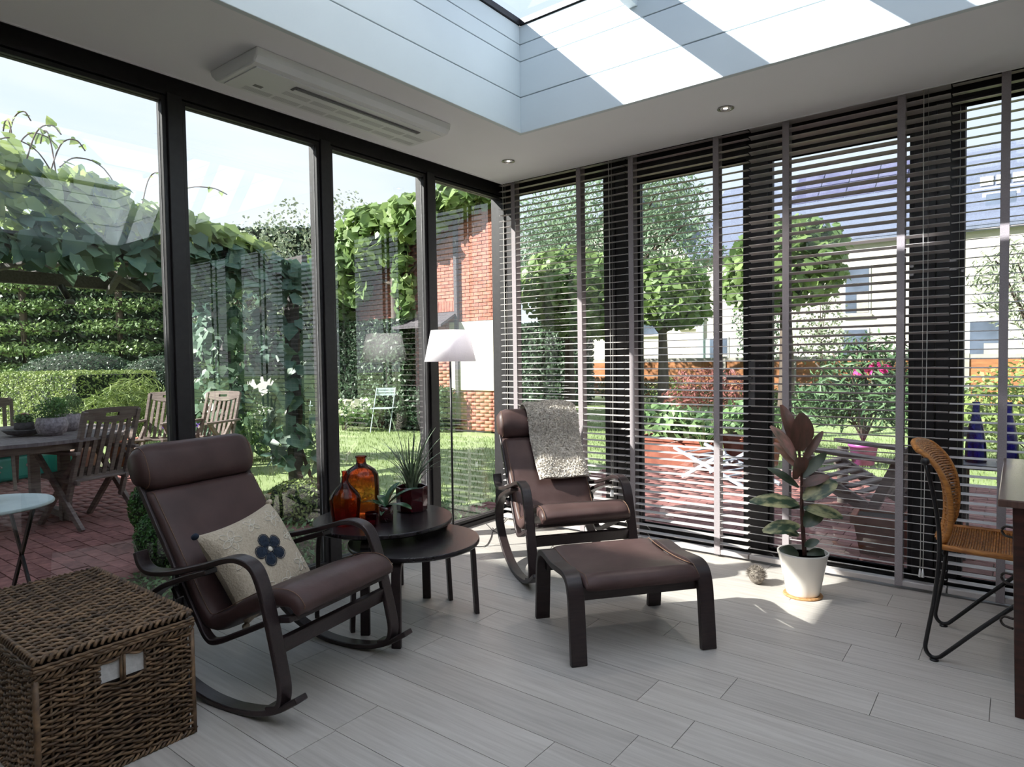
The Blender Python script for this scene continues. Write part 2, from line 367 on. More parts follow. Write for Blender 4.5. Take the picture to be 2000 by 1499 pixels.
# door handle on the frame between window 8 and window 9
h = MB(); h.bb(-1.375, -1.335, 4.268, 4.286, .98, 1.28); plate = h.build('handle_plate', 'grey_plastic', wr, bevel=.006)
MB().tube([(-1.355, 4.27, 1.16), (-1.355, 4.235, 1.16), (-1.385, 4.225, 1.16), (-1.50, 4.225, 1.16)], .010, 8).build('door_handle', 'grey_plastic', wr, smooth=True)

# ------------------------------------------------------------------ venetian blinds
BY = 4.165
def blind(x0, x1, tilt, tapes, cords, label):
    t = thing('venetian_blind', label, 'blind', ((x0+x1)/2, BY, 0), 0, 'grey venetian blinds along the garden windows')
    L = x1-x0; R = Matrix.Rotation(math.radians(tilt), 4, 'X')
    sec = [(-.0250, -.0012), (-.012, .0008), (.0, .0014), (.012, .0008), (.025, -.0012), (.025, .0008), (.012, .0028), (0, .0034), (-.012, .0028), (-.025, .0008)]
    m = MB(); m.sweep([(-L/2, 0, 0), (L/2, 0, 0)], sec); m.tf(R)
    me = m.mesh('blind_slat', 'slat')
    z = .085
    while z < 2.78:
        inst(me, 'slat', t, (0, 0, z), (math.radians(random.uniform(-1, 1)), 0, 0)); z += .0475
    MB().bb(-L/2, L/2, -.026, .026, .018, .048).build('bottom_rail', 'slat', t, bevel=.004)
    MB().bb(-L/2, L/2, -.028, .028, 2.80, 2.85).build('head_rail', 'slat', t, bevel=.003)
    for xt in tapes:
        xt = xt-(x0+x1)/2
        m = MB(); m.bb(xt-.019, xt+.019, -.0305, -.0295, .02, 2.82); m.bb(xt-.019, xt+.019, .0295, .0305, .02, 2.82); m.bb(xt-.019, xt+.019, -.0305, .0305, .0165, .0175)
        m.build('ladder_tape', 'tape', t)
    for xc, zb in cords:
        xc = xc-(x0+x1)/2
        for q in (0, .022):
            o = MB().tube([(xc+q, -.036, 2.82), (xc+q+.004, -.037, 1.6), (xc+q*.6+.002, -.038, zb+.1), (xc+q*.6, -.038, zb)], .0022, 6).build('pull_cord', 'cord', t, smooth=True)
            MB().lathe([(.003, .045), (.006, .02), (.0075, 0), (.004, -.002)], (xc+q*.6, -.038, zb-.04), 10).build('tassel', 'white_plastic', o, smooth=True)
    return t
blind(-3.31, -2.205, 4, (-3.165, -2.56), ((-3.26, .45), (-2.305, .35)), 'grey venetian blind in the glass corner behind the rocking chair with the fleece')
blind(-2.197, -1.338, 5, (-2.137, -1.535), (), 'grey venetian blind in front of the garden door behind the footstool')
blind(-1.330, -.292, -12, (-1.11, -.512), ((-.41, .13),), 'grey venetian blind with tilted slats behind the rubber plant')
blind(-.285, .77, 5, (-.06, .56), (), 'grey venetian blind behind the wicker side chair')
blind(.78, 1.9, 5, (1.0, 1.7), (), 'grey venetian blind beyond the dark wooden desk')

# ------------------------------------------------------------------ ceiling cassette
t = thing('air_conditioner', 'white ceiling cassette air conditioner with one long outlet slot', 'air conditioner', (-2.868, 2.268, CZ))
W2, L2 = .205, .625
prof = [(-W2, .0), (-W2+.015, -.03), (-W2+.05, -.058), (-W2+.08, -.064), (W2-.06, -.064), (W2-.03, -.058), (W2-.008, -.035), (W2, .0)]
MB().prism([(p[0], p[1]) for p in prof], -L2, L2, 'y').build('body', 'white_plastic', t, bevel=.008)
MB().bb(-W2+.075, W2-.055, -L2+.03, L2-.03, -.0685, -.064).build('front_panel', 'white_plastic', t, bevel=.003)
MB().bb(.055, .105, -.36, .47, -.073, -.0685).build('outlet_slot', 'grey_plastic', t, bevel=.002)
MB().bb(.062, .080, -.35, .46, -.077, -.073).build('louvre', 'white_plastic', t, bevel=.002)
MB().bb(.086, .101, -.35, .46, -.078, -.073).build('louvre', 'grey_plastic', t, bevel=.002)
MB().bb(-.045, -.02, -.50, -.455, -.0695, -.0685).build('display_window', 'grey_plastic', t)
mat('vent_shadow', (176, 176, 176), (184, 184, 184), scale=10, rough=.6)
for q in range(7):
    for xx in (-.02, .02):
        if xx > 0 and q == 0: continue
        m = MB(); yy = -.52+q*.16
        for s_ in range(6): m.bb(xx-.04+s_*.0075-(.05 if xx < 0 else 0)+.0, xx-.04+s_*.0075+.003-(.05 if xx < 0 else 0), yy, yy+.145, -.0690, -.0684)
        m.build('vent_grille', 'vent_shadow', t)

# ------------------------------------------------------------------ recessed downlights
emit_mat('bulb_glow', (1.0, .86, .66), 9)
def downlight(x, y, label):
    t = thing('downlight', label, 'downlight', (x, y, CZ), 0, 'chrome ceiling downlights')
    MB().lathe([(.043, -.0005), (.046, -.004), (.040, -.006), (.031, -.003), (.029, .012), (.036, .013), (.045, .004)], seg=32, close=True).build('ring', 'chrome', t, smooth=True)
    MB().lathe([(.0001, -.001), (.012, .0), (.024, .004), (.027, .010), (.0001, .012)], seg=24).build('bulb', 'bulb_glow', t, smooth=True)
    ld = bpy.data.lights.new('downlight_lamp', 'SPOT'); ld.energy = 18; ld.spot_size = math.radians(95); ld.spot_blend = .8; ld.color = (1, .92, .84); ld.shadow_soft_size = .04
    lo = bpy.data.objects.new('downlight_lamp', ld); COL.objects.link(lo); lo.parent = t; lo.location = (0, 0, -.02)
downlight(-2.853, 3.684, 'small chrome downlight in the ceiling corner where the glass walls meet')
for q_ in ((.5, -1.4), (-1.2, -1.4), (-2.85, -1.4), (2.05, .3), (2.05, 2.0)): downlight(q_[0], q_[1], 'small chrome downlight added out of view to brighten the room')  # extra downlights outside the view, added to lift the room light
downlight(-1.319, 3.708, 'small chrome downlight lit warm between skylight and garden door blind')
# ------------------------------------------------------------------ furniture materials
mat('black_brown_wood', (42, 34, 35), (54, 43, 43), scale=10, stretch=(1, 12, 12), rough=.38, bump=.05)
mat('table_black', (28, 25, 28), (38, 34, 37), scale=9, stretch=(14, 1, 1), rough=.26, bump=.06)
mat('leather', (82, 63, 61), (70, 53, 51), scale=6, rough=.42, spec=.3, bump=.45, detail=10)
mat('stitch', (128, 98, 78), (112, 84, 66), scale=300, rough=.8)
mat('steel', (170, 170, 172), (150, 150, 152), scale=30, rough=.3, metal=1)
mat('pillow_cloth', (196, 184, 164), (180, 166, 146), scale=120, rough=.95, bump=.4)
mat('petal_blue', (34, 48, 66), (26, 36, 52), scale=90, rough=.9, bump=.3)
mat('embroidery', (226, 220, 208), (214, 206, 192), scale=100, rough=.9)
mat('fleece', (232, 226, 216), (206, 199, 189), scale=70, rough=1, bump=.8, sheen=.3)

# ------------------------------------------------------------------ bentwood rocking chairs
def rocking_chair(loc, rz, label):
    t = thing('rocking_chair', label, 'rocking chair', loc, rz, 'brown leather bentwood rocking chairs')
    def strip(name, pts, y, w=.055, th=.022, n=7):
        P = [(p[0], y, p[1]) for p in spline(pts, n)]
        return MB().sweep(P, [(-th/2, -w/2), (th/2, -w/2), (th/2, w/2), (-th/2, w/2)], (0, 1, 0)).build(name, 'black_brown_wood', t, bevel=.004, auto=30)
    arm = [(-.635, .535), (-.612, .485), (-.555, .462), (-.42, .478), (-.22, .532), (-.09, .572), (-.02, .578), (.04, .558), (.075, .505), (.10, .43), (.13, .32), (.158, .21), (.172, .13), (.155, .075), (.10, .055)]
    rock = [(.255, .122), (.16, .066), (.06, .030), (-.05, .014), (-.12, .011), (-.22, .018), (-.33, .044), (-.44, .094), (-.54, .17), (-.592, .26), (-.565, .345), (-.48, .412), (-.34, .467), (-.20, .512)]
    for y in (-.31, .31):
        strip('arm_and_leg', arm, y); strip('rocker', rock, y)
    for y in (-.262, .262):
        strip('seat_rail', [(.175, .375), (.08, .352), (-.10, .272), (-.235, .215), (-.29, .222), (-.34, .285), (-.45, .445), (-.58, .635), (-.69, .80), (-.742, .90)], y, w=.036, th=.022)
    MB().box((.128, 0, .275), (.024, .60, .062), R=Matrix.Rotation(math.radians(12), 4, 'Y')).build('front_rail', 'black_brown_wood', t, bevel=.004)
    MB().box((-.44, 0, .385), (.024, .60, .05), R=Matrix.Rotation(math.radians(-35), 4, 'Y')).build('rear_rail', 'black_brown_wood', t, bevel=.004)
    MB().box((.16, 0, .37), (.03, .50, .02)).build('seat_slat', 'black_brown_wood', t, bevel=.003)
    for u, z in ((-.50, .515), (-.62, .69), (-.70, .83)):
        MB().box((u, 0, z), (.016, .50, .05), R=Matrix.Rotation(math.radians(-34), 4, 'Y')).build('back_slat', 'black_brown_wood', t, bevel=.003)
    # one-piece leather pad
    def rr(th, w, n=5):
        s = []
        for k in range(28):
            a = 2*math.pi*k/28; c_, s_ = math.cos(a), math.sin(a)
            s.append((th/2*math.copysign(abs(c_)**.55, c_), w/2*math.copysign(abs(s_)**.22, s_)))
        return s
    path = spline([(.205, .392), (.175, .428), (.12, .437), (.03, .418), (-.09, .365), (-.20, .305), (-.265, .278), (-.315, .292), (-.37, .358), (-.45, .470), (-.54, .598), (-.62, .708), (-.66, .762)], 5)
    n = len(path); sc = [1]*n
    th = []
    for i in range(n): th.append(.52+.48*min(1, i/2, (n-1-i)/2) if n else 1)
    m = MB(); ring = rr(.074, .535); rings = []
    P = [Vector((p[0], 0, p[1])) for p in path]; U = Vector((0, 1, 0))
    for i, p in enumerate(P):
        tt = (P[min(i+1, n-1)]-P[max(i-1, 0)]).normalized(); a = tt.cross(U).normalized()
        puff = 1+.10*math.sin(i*.75)*(1 if 8 < i < n-8 else 0)
        rings.append([tuple(p+a*(q[0]*th[i]*puff)+U*q[1]*(1-.02*(1-th[i]))) for q in ring])
    k = len(ring); f = [(i*k+j, i*k+(j+1) % k, (i+1)*k+(j+1) % k, (i+1)*k+j) for i in range(n-1) for j in range(k)]
    f += [tuple(range(k))[::-1], tuple((n-1)*k+j for j in range(k))]
    m.add([q for r_ in rings for q in r_], f); pad = m.build('seat_cushion', 'leather', t, smooth=True)
    for y in (-.252, .252):
        q = []
        for i in range(1, n-1):
            tt = (P[i+1]-P[i-1]).normalized(); a = tt.cross(U).normalized()
            if a.z < 0: a = -a
            q.append(tuple(P[i]+a*(.0345*th[i])+U*y))
        MB().tube(q, .0016, 5, (0, 1, 0)).build('stitching', 'stitch', pad)
    # head cushion
    m = MB(); d = Vector((-.34, 0, .94)).normalized(); a = Vector((.94, 0, .34)); c0 = Vector((-.695, 0, .862)); rings = []
    N = 21
    for i in range(N):
        y = -.285+.57*i/(N-1); e_ = min(1, (.02+min(i, N-1-i))/1.3); e_ = .62+.38*e_
        w_ = 1+.012*math.sin(i*2.3)
        rings.append([tuple(c0+Vector((0, y, 0))+d*(.102*math.copysign(abs(math.sin(q))**.75, math.sin(q))*e_)+a*(.066*w_*math.copysign(abs(math.cos(q))**.8, math.cos(q))*e_)) for q in [2*math.pi*j/24 for j in range(24)]])
    f = [(i*24+j, i*24+(j+1) % 24, (i+1)*24+(j+1) % 24, (i+1)*24+j) for i in range(N-1) for j in range(24)]+[tuple(range(24))[::-1], tuple((N-1)*24+j for j in range(24))]
    m.add([q for r_ in rings for q in r_], f); hd = m.build('head_cushion', 'leather', t, smooth=True)
    for y in (-.262, .262):
        e_ = .62+.38*min(1, (.02+(.285-abs(y))/.0285)/1.3)*1.02
        q = [tuple(c0+Vector((0, y, 0))+d*(.103*e_*math.copysign(abs(math.sin(v))**.75, math.sin(v)))+a*(.067*e_*math.copysign(abs(math.cos(v))**.8, math.cos(v)))) for v in [2*math.pi*j/32 for j in range(32)]]
        MB().tube(q, .0015, 5, (0, 1, 0), closed=True).build('stitching', 'stitch', hd)
    for y in (-.15, .15): MB().box((-.672, y, .772), (.012, .045, .09), R=Matrix.Rotation(math.radians(-30), 4, 'Y')).build('cushion_strap', 'leather', t)
    return t
ch1 = rocking_chair((-2.284, 1.585, 0), math.radians(10), 'brown leather bentwood rocking chair holding a flowered cushion beside the wicker chest')
ch2 = dup(ch1, (-2.075, 3.265, 0), math.radians(-37), 'brown leather bentwood rocking chair with a fleece over its back beside the blinds')

# ------------------------------------------------------------------ footstool
t = thing('footstool', 'low brown leather bentwood footstool in front of the chair with the fleece', 'footstool', (-1.482, 2.728, 0), math.radians(51.5))
for s in (-1, 1):
    path = [(-.272, .0), (-.262, .10), (-.252, .20), (-.240, .285), (-.215, .340), (-.165, .362), (-.08, .358), (0, .352), (.08, .358), (.165, .362), (.215, .340), (.240, .285), (.252, .20), (.262, .10), (.272, .0)]
    P = [(s*.305, p[0], p[1]) for p in spline(path, 5)]
    MB().sweep(P, [(-.014, -.036), (.014, -.036), (.014, .036), (-.014, .036)], (1, 0, 0)).build('side_frame', 'black_brown_wood', t, bevel=.004, auto=30)
for y in (-.215, .215): MB().bb(-.30, .30, y-.012, y+.012, .258, .322).build('cross_rail', 'black_brown_wood', t, bevel=.004)
def pad_fn(u, v):
    x = (u-.5)*.545; y = (v-.5)*.555
    return x, y
m = MB(); N = 25
def se(a, p): return math.copysign(abs(a)**p, a)
rings = []
for i in range(N):
    y = -.272+.544*i/(N-1); edge = min(i, N-1-i); k = .45+.55*min(1, edge/2.0); zc = .345-.022*(1-((i-(N-1)/2)/((N-1)/2))**2)-(.018 if edge == 0 else .006 if edge == 1 else 0)
    rings.append([(.268*se(math.sin(q), .2), y, zc+.036*k*se(math.cos(q), .6)) for q in [2*math.pi*j/28 for j in range(28)]])
f = [(i*28+j, i*28+(j+1) % 28, (i+1)*28+(j+1) % 28, (i+1)*28+j) for i in range(N-1) for j in range(28)]+[tuple(range(28))[::-1], tuple((N-1)*28+j for j in range(28))]
m.add([q for r_ in rings for q in r_], f); pad = m.build('cushion', 'leather', t, smooth=True)
for x in (-.258, .258):
    MB().tube([(x, -.272+.544*i/24, .345-.022*(1-((i-12)/12)**2)+.0355*(.45+.55*min(1, min(i, 24-i)/2))-(.018 if min(i, 24-i) == 0 else .006 if min(i, 24-i) == 1 else 0)) for i in range(25)], .0015, 5).build('stitching', 'stitch', pad)

# ------------------------------------------------------------------ flowered cushion on chair 1
PR = Matrix.Translation((-2.284, 1.585, 0)) @ Matrix.Rotation(math.radians(10), 4, 'Z') @ Matrix.Translation((-.262, -.035, .470)) @ Matrix.Rotation(math.radians(-30), 4, 'Y') @ Matrix.Rotation(math.radians(9), 4, 'X')
t = thing('cushion', 'beige cushion embroidered with a dark blue flower on the rocking chair', 'cushion')
t.matrix_world = PR
S = .205
def pil(sgn):
    def fn(u, v):
        a, b = u*2-1, v*2-1; r_ = (1-a**4)*(1-b**4); k = 1-.10*(1-abs(a)**2)*abs(b)**6-.0; kk = 1-.10*(1-abs(b)**2)*abs(a)**6
        return (sgn*(.075*r_**.55+.004*math.sin(7*a+3*b)*r_), a*S*kk, b*S*k)
    return fn
m = MB(); m.surf(pil(1), 22, 22); m.surf(pil(-1), 22, 22); body = m.build('cover', 'pillow_cloth', t, smooth=True)
fr = pil(1)
def onp(y, z, off=.003):
    p = fr((y/S+1)/2, (z/S+1)/2); return (p[0]+off, p[1], p[2])
for k_ in range(5):
    a0 = math.radians(100+72*k_); pts = []
    for q in range(14):
        w_ = 2*math.pi*q/14; ly = .040+.027*math.cos(w_); lz = .020*math.sin(w_)*(1.1+.3*math.cos(w_))
        pts.append(onp(.012+ly*math.cos(a0)-lz*math.sin(a0), .012+ly*math.sin(a0)+lz*math.cos(a0), .0035))
    MB().add(pts+[tuple(np.mean(pts, axis=0)+np.array((.004, 0, 0)))], [(i, (i+1) % 14, 14) for i in range(14)]).build('petal', 'petal_blue', t)
    MB().tube([tuple(np.array(p)*1+ (np.array(p)-np.mean(pts, axis=0))*.16) for p in pts], .0016, 5, (1, 0, 0), closed=True).build('petal_outline', 'petal_blue', t)
MB().ball(onp(.012, .012, .002), .012, 10, 6, (.5, 1, 1)).build('flower_centre', 'embroidery', t, smooth=True)
for (cy_, cz_, r_, turns, seed) in [(-.12, .12, .045, 3, 1), (-.13, .02, .035, 2, 2), (.12, .13, .04, 3, 3), (.13, -.10, .04, 3, 4), (-.09, -.12, .045, 3, 5), (.03, -.14, .035, 2, 6), (.0, .14, .035, 2, 7), (.14, .03, .025, 2, 8)]:
    for pe in range(turns+2):
        a0 = seed+pe*6.283/(turns+2)
        q = [onp(max(-.185, min(.185, cy_+r_*.5*math.cos(a0)+r_*.55*math.cos(w_)*math.cos(a0)-r_*.28*math.sin(w_)*math.sin(a0))), max(-.185, min(.185, cz_+r_*.5*math.sin(a0)+r_*.55*math.cos(w_)*math.sin(a0)+r_*.28*math.sin(w_)*math.cos(a0))), .0015) for w_ in [6.283*i/14 for i in range(14)]]
        MB().tube(q, .0019, 4, (1, 0, 0), closed=True).build('embroidery_loop', 'embroidery', t)
for yy in (-S*.99, S*.99):
    for zz in (-S*.99, S*.99): MB().ball((0, yy, zz), .016, 10, 7, (1, 1, .8)).build('corner_tuft', 'pillow_cloth' if zz < 0 or yy > 0 else 'petal_blue', t, smooth=True)

# ------------------------------------------------------------------ fleece on chair 2
t = thing('fleece_throw', 'curly grey white fleece draped over the back of the rocking chair', 'throw', (-2.075, 3.265, 0), math.radians(-37))
path = spline([(-.80, .74), (-.812, .84), (-.785, .945), (-.715, .985), (-.640, .955), (-.600, .88), (-.585, .79), (-.545, .715), (-.47, .605), (-.40, .52)], 6)
yc, hw = .075, .185
def flp(u, v):
    i = v*(len(path)-1); a = int(min(i, len(path)-2)); f_ = i-a; p = np.array(path[a])*(1-f_)+np.array(path[a+1])*f_
    return p
def flf(off):
    def fn(u, v):
        p = flp(u, v); q = flp(u, min(1, v+.02))-flp(u, max(0, v-.02)); nrm = np.array((-q[1], q[0])); nrm = -nrm/ (np.linalg.norm(nrm)+1e-9)
        edge = min(1, 8*min(u, 1-u))**.5
        o_ = off*edge+(.006*math.sin(u*9+v*7) if off > 0 else 0)
        return (p[0]-nrm[0]*o_, yc+(u-.5)*2*hw*(1-.06*v)+.015*v, p[1]-nrm[1]*o_)
    return fn
sgn = 1
tst = flf(.02)(.5, .8); tst0 = flf(0)(.5, .8)
if tst[0] < tst0[0]: sgn = -1
m = MB(); m.surf(flf(sgn*.022), 24, 54); m.surf(flf(sgn*.002), 24, 54); m.build('hide', 'fleece', t, smooth=True)
n = 9000; us = rng.random(n); vv = rng.random(n); fn = flf(sgn*.022); fn2 = flf(sgn*.040)
c0 = np.array([fn(a, b) for a, b in zip(us, vv)]); c1 = np.array([fn2(a, b) for a, b in zip(us, vv)])
nr = c1-c0; nr /= np.linalg.norm(nr, axis=1)[:, None]+1e-9
V, Fq = leaves(n, c0+nr*.004, .013, .7, normals=nr, jitter=.9, bend=.9)
tag(fast_mesh('curls', V, Fq, 'fleece', t), kind='stuff')

# ------------------------------------------------------------------ nest of two round tables
def round_table(loc, r_, h, legs, label, top_rot=0):
    t = thing('nesting_table', label, 'side table', loc, 0, 'nest of two round black tables')
    MB().lathe([(.0001, h-.024), (r_-.006, h-.024), (r_, h-.018), (r_, h-.005), (r_-.004, h), (.0001, h)], seg=64).build('table_top', 'table_black', t, auto=40)
    for a in legs:
        ca, sa = math.cos(math.radians(a)), math.sin(math.radians(a))
        prof = spline([(r_*.45, h-.036), (r_*.72, h-.036), (r_*.86, h-.046), (r_*.915, h-.085), (r_*.935, h*.5), (r_*.965, 0)], 5)
        MB().sweep([(p[0]*ca, p[0]*sa, p[1]) for p in prof], [(-.022, -.011), (.022, -.011), (.022, .011), (-.022, .011)], (-sa*.0+0, 0, 1) if False else (ca, sa, .001)).build('leg', 'black_brown_wood', t, bevel=.003, auto=30)
    return t
round_table((-2.635, 2.285, 0), .362, .48, (-57, 55, 125, 237), 'larger round black nesting table carrying the amber bottles')
round_table((-2.375, 2.255, 0), .325, .415, (-60, 55, 125, 240), 'smaller round black nesting table tucked under the larger one')

# ------------------------------------------------------------------ things on the table
def tint_glass(name, cols, zspan, wisps=True):
    m = bpy.data.materials.new(name); m.use_nodes = True; n, l = m.node_tree.nodes, m.node_tree.links; n.remove(n['Principled BSDF']); MATS[name] = m
    tc = n.new('ShaderNodeTexCoord'); sp = n.new('ShaderNodeSeparateXYZ'); mr = n.new('ShaderNodeMapRange'); mr.inputs['From Max'].default_value = zspan
    cr = n.new('ShaderNodeValToRGB'); nz = n.new('ShaderNodeTexNoise'); nz.inputs['Scale'].default_value = 14; nz.inputs['Detail'].default_value = 3; nz.inputs['Distortion'].default_value = 2.5
    ad = n.new('ShaderNodeMath'); ad.operation = 'MULTIPLY_ADD'; ad.inputs[1].default_value = .45 if wisps else .1
    l.new(tc.outputs['Object'], sp.inputs[0]); l.new(sp.outputs['Z'], mr.inputs[0]); l.new(tc.outputs['Object'], nz.inputs['Vector']); l.new(nz.outputs[0], ad.inputs[0]); l.new(mr.outputs[0], ad.inputs[2]); l.new(ad.outputs[0], cr.inputs[0])
    el = cr.color_ramp.elements
    for i, (p, c) in enumerate(cols):
        k = el[i] if i < 2 else el.new(p); k.position = p; k.color = (*lin(c), 1)
    t_ = n.new('ShaderNodeBsdfTransparent'); g = n.new('ShaderNodeBsdfGlossy'); g.inputs['Roughness'].default_value = .03
    tr = n.new('ShaderNodeBsdfTranslucent'); mx0 = n.new('ShaderNodeMixShader'); mx0.inputs[0].default_value = .14
    l.new(cr.outputs[0], t_.inputs[0]); l.new(cr.outputs[0], tr.inputs[0]); l.new(t_.outputs[0], mx0.inputs[1]); l.new(tr.outputs[0], mx0.inputs[2])
    f = n.new('ShaderNodeLayerWeight'); f.inputs[0].default_value = .25
    mx = n.new('ShaderNodeMixShader'); l.new(f.outputs['Fresnel'], mx.inputs[0]); l.new(mx0.outputs[0], mx.inputs[1]); l.new(g.outputs[0], mx.inputs[2]); l.new(mx.outputs[0], n['Material Output'].inputs[0])
tint_glass('amber_glass', [(.1, (200, 118, 138)), (.95, (226, 138, 112)), (.35, (238, 156, 96)), (.6, (252, 216, 140)), (.8, (240, 160, 104))], .32)
tint_glass('plum_glass', [(.1, (172, 84, 116)), (.98, (212, 120, 104)), (.45, (204, 98, 98)), (.65, (242, 172, 88))], .27)
tint_glass('votive_glass', [(.1, (196, 100, 130)), (1.0, (140, 40, 70))], .07, False)
TZ = .48
t = thing('glass_bottle', 'wide shouldered amber red glass bottle behind the slim necked bottle', 'bottle', (-2.760, 2.245, TZ), 0, 'amber glass bottles')
prof = [(.0001, .004), (.078, .0), (.088, .008), (.092, .03), (.093, .10), (.093, .19), (.088, .225), (.072, .250), (.045, .268), (.030, .276), (.025, .290), (.025, .312), (.031, .314), (.031, .322), (.024, .323)]
MB().lathe(prof, seg=48).build('bottle_glass', 'amber_glass', t, smooth=True)
t = thing('glass_bottle', 'slim necked plum and amber glass bottle at the table edge', 'bottle', (-2.685, 2.078, TZ), 0, 'amber glass bottles')
prof = [(.0001, .003), (.060, .0), (.066, .006), (.072, .06), (.078, .115), (.079, .130), (.073, .150), (.055, .176), (.030, .200), (.018, .218), (.0135, .235), (.0125, .262), (.0145, .264), (.0145, .272), (.011, .273)]
MB().lathe(prof, seg=48).build('bottle_glass', 'plum_glass', t, smooth=True)
mat('oxblood_glaze', (66, 20, 26), (48, 12, 18), scale=9, rough=.12, coat=.6)
mat('soil', (52, 38, 30), (34, 24, 20), scale=60, rough=1, bump=.6)
mat('grass_blade', (128, 142, 118), (66, 84, 64), scale=30, stretch=(3, 3, .6), rough=.5)
mat('orchid_leaf', (46, 84, 56), (34, 66, 44), scale=12, rough=.25)
def blade(m, base, az, L, lean, w, n=9):
    P = []; up0 = Vector((0, 0, 1)); d = Vector((math.cos(az), math.sin(az), 0)); p = Vector(base)
    for i in range(n+1):
        s_ = i/n; a = lean*(.25+.9*s_); P.append(p.copy()); p = p+(d*math.sin(a)+up0*math.cos(a))*(L/n)
    side = Vector((-d.y, d.x, 0)); v = []; k = m.n
    for i, p in enumerate(P):
        ww = w*(1-(i/n)**2.2)+.0006; nn = Vector((0, 0, .0)); v += [tuple(p-side*ww), tuple(p+Vector((0, 0, -ww*.5))), tuple(p+side*ww)]
    f = []
    for i in range(n): f += [(i*3, i*3+1, i*3+4, i*3+3), (i*3+1, i*3+2, i*3+5, i*3+4)]
    m.add(v, f)
t = thing('potted_grass', 'spiky green grass plant in an octagonal oxblood glazed pot', 'plant', (-2.635, 2.490, TZ))
pr_ = [(.070, 0), (.084, .004), (.088, .125), (.086, .136), (.078, .136), (.076, .11)]
MB().lathe(pr_, seg=8).build('pot', 'oxblood_glaze', t, bevel=.004)
MB().lathe([(.0001, .118), (.078, .118)], seg=16).build('soil', 'soil', t)
for i in range(58):
    m = MB(); a = random.random()*6.283; r0 = .03*math.sqrt(random.random())
    blade(m, (r0*math.cos(a), r0*math.sin(a), .115), a+random.uniform(-.5, .5), random.uniform(.22, .40), random.uniform(.15, 1.45), .0048)
    m.build('blade', 'grass_blade', t, smooth=True)
def leaf_mesh(name, L, W, curl, fold, m_, n=10, droop=.0, tipdrop=0.):
    v = []; f = []; x = z = 0.
    for i in range(n+1):
        s_ = i/n; ww = W*.5*(math.sin(math.pi*min(1, s_*.93+.035))**.72); a = curl*(s_-.3)+tipdrop*s_**3
        v += [(x, -ww, z+fold*ww), (x, -ww*.5, z+fold*ww*.35), (x, 0, z), (x, ww*.5, z+fold*ww*.35), (x, ww, z+fold*ww)]
        x += L/n*math.cos(a); z += -L/n*math.sin(a)
    for i in range(n): f += [(i*5+j, i*5+j+1, i*5+j+6, i*5+j+5) for j in range(4)]
    return MB().add(v, f).mesh(name, m_, True)
t = thing('potted_orchid', 'broad leaved orchid without flowers in a small dark red pot', 'plant', (-2.560, 2.235, TZ))
MB().lathe([(.030, 0), (.036, .003), (.038, .078), (.035, .08), (.032, .07)], seg=24).build('pot', 'oxblood_glaze', t, smooth=True)
MB().lathe([(.0001, .072), (.033, .072)], seg=16).build('bark', 'soil', t)
for az, el, L, W in ((45, 36, .20, .068), (80, 62, .15, .056), (10, 10, .165, .064), (-150, 16, .14, .062), (160, 34, .11, .05), (-70, -25, .06, .03)):
    me = leaf_mesh('orchid_leaf', L, W, .5, .25, 'orchid_leaf', tipdrop=.4); inst(me, 'leaf', t, (0, 0, .075), (0, -math.radians(el), math.radians(az)))
t = thing('tea_light_holder', 'small round purple red glass tea light holder', 'candle holder', (-2.545, 2.130, TZ))
MB().lathe([(.0001, .004), (.027, .0), (.0315, .004), (.033, .066), (.031, .070), (.029, .066), (.027, .012), (.0001, .01)], seg=12).build('cup', 'votive_glass', t)
MB().lathe([(.0001, .012), (.019, .012), (.019, .026), (.0001, .026)], seg=16).build('tea_light', 'white_plastic', t, smooth=True)

# ------------------------------------------------------------------ floor lamp
mat('lamp_shade', (236, 234, 236), (228, 226, 230), scale=200, rough=.95, bump=.05, transl=.15)
mat('black_metal', (24, 23, 26), (30, 29, 32), scale=60, rough=.4)
emit_mat('lamp_bulb', (1, .93, .82), 8)
t = thing('floor_lamp', 'slender black floor lamp with a white tapered shade by the glass corner', 'floor lamp', (-3.08, 3.293, 0))
MB().lathe([(.0001, .0), (.135, .0), (.135, .010), (.130, .014), (.0001, .016)], seg=48).build('base', 'black_metal', t, auto=40)
MB().tube([(0, 0, .01), (0, 0, 1.40)], .0075, 10).build('pole', 'black_metal', t, smooth=True)
MB().lathe([(.175, 1.297), (.128, 1.508)], seg=64).build('shade', 'lamp_shade', t, smooth=True, solid=.003).data.materials[0] = MATS['lamp_shade']
m = MB()
for a in (0, 2.09, 4.19): m.tube([(0, 0, 1.40), (.14*math.cos(a), .14*math.sin(a), 1.45)], .002, 6)
m.build('shade_ring', 'steel', t)
MB().ball((0, 0, 1.41), .03, 16, 10).build('bulb', 'lamp_bulb', t, smooth=True)
ld = bpy.data.lights.new('ceiling_fill_light', 'POINT'); ld.energy = 20; ld.color = (1, .95, .90); ld.shadow_soft_size = .035  # fill light added inside the shade to brighten the ceiling
lo = bpy.data.objects.new('ceiling_fill_light', ld); COL.objects.link(lo); lo.parent = t; lo.location = (0, 0, 1.455)
for i, pts in enumerate(([(-2.99, 3.36, .014), (-2.93, 3.45, .005), (-3.02, 3.62, .004), (-3.14, 3.80, .004), (-3.22, 4.0, .005), (-3.3, 4.16, .008)], [(-3.05, 3.9, .004), (-2.96, 3.98, .02), (-2.9, 3.9, .03), (-2.98, 3.8, .006), (-3.1, 3.78, .006), (-3.25, 3.85, .03)])):
    o = MB().tube(spline(pts, 8), .0028, 6).build('power_cord', 'black_metal', None, smooth=True)
    tag(o, ('thin black cord running from the lamp base to the corner', 'thin black cord curled on the floor beneath the corner blind')[i], 'cord')

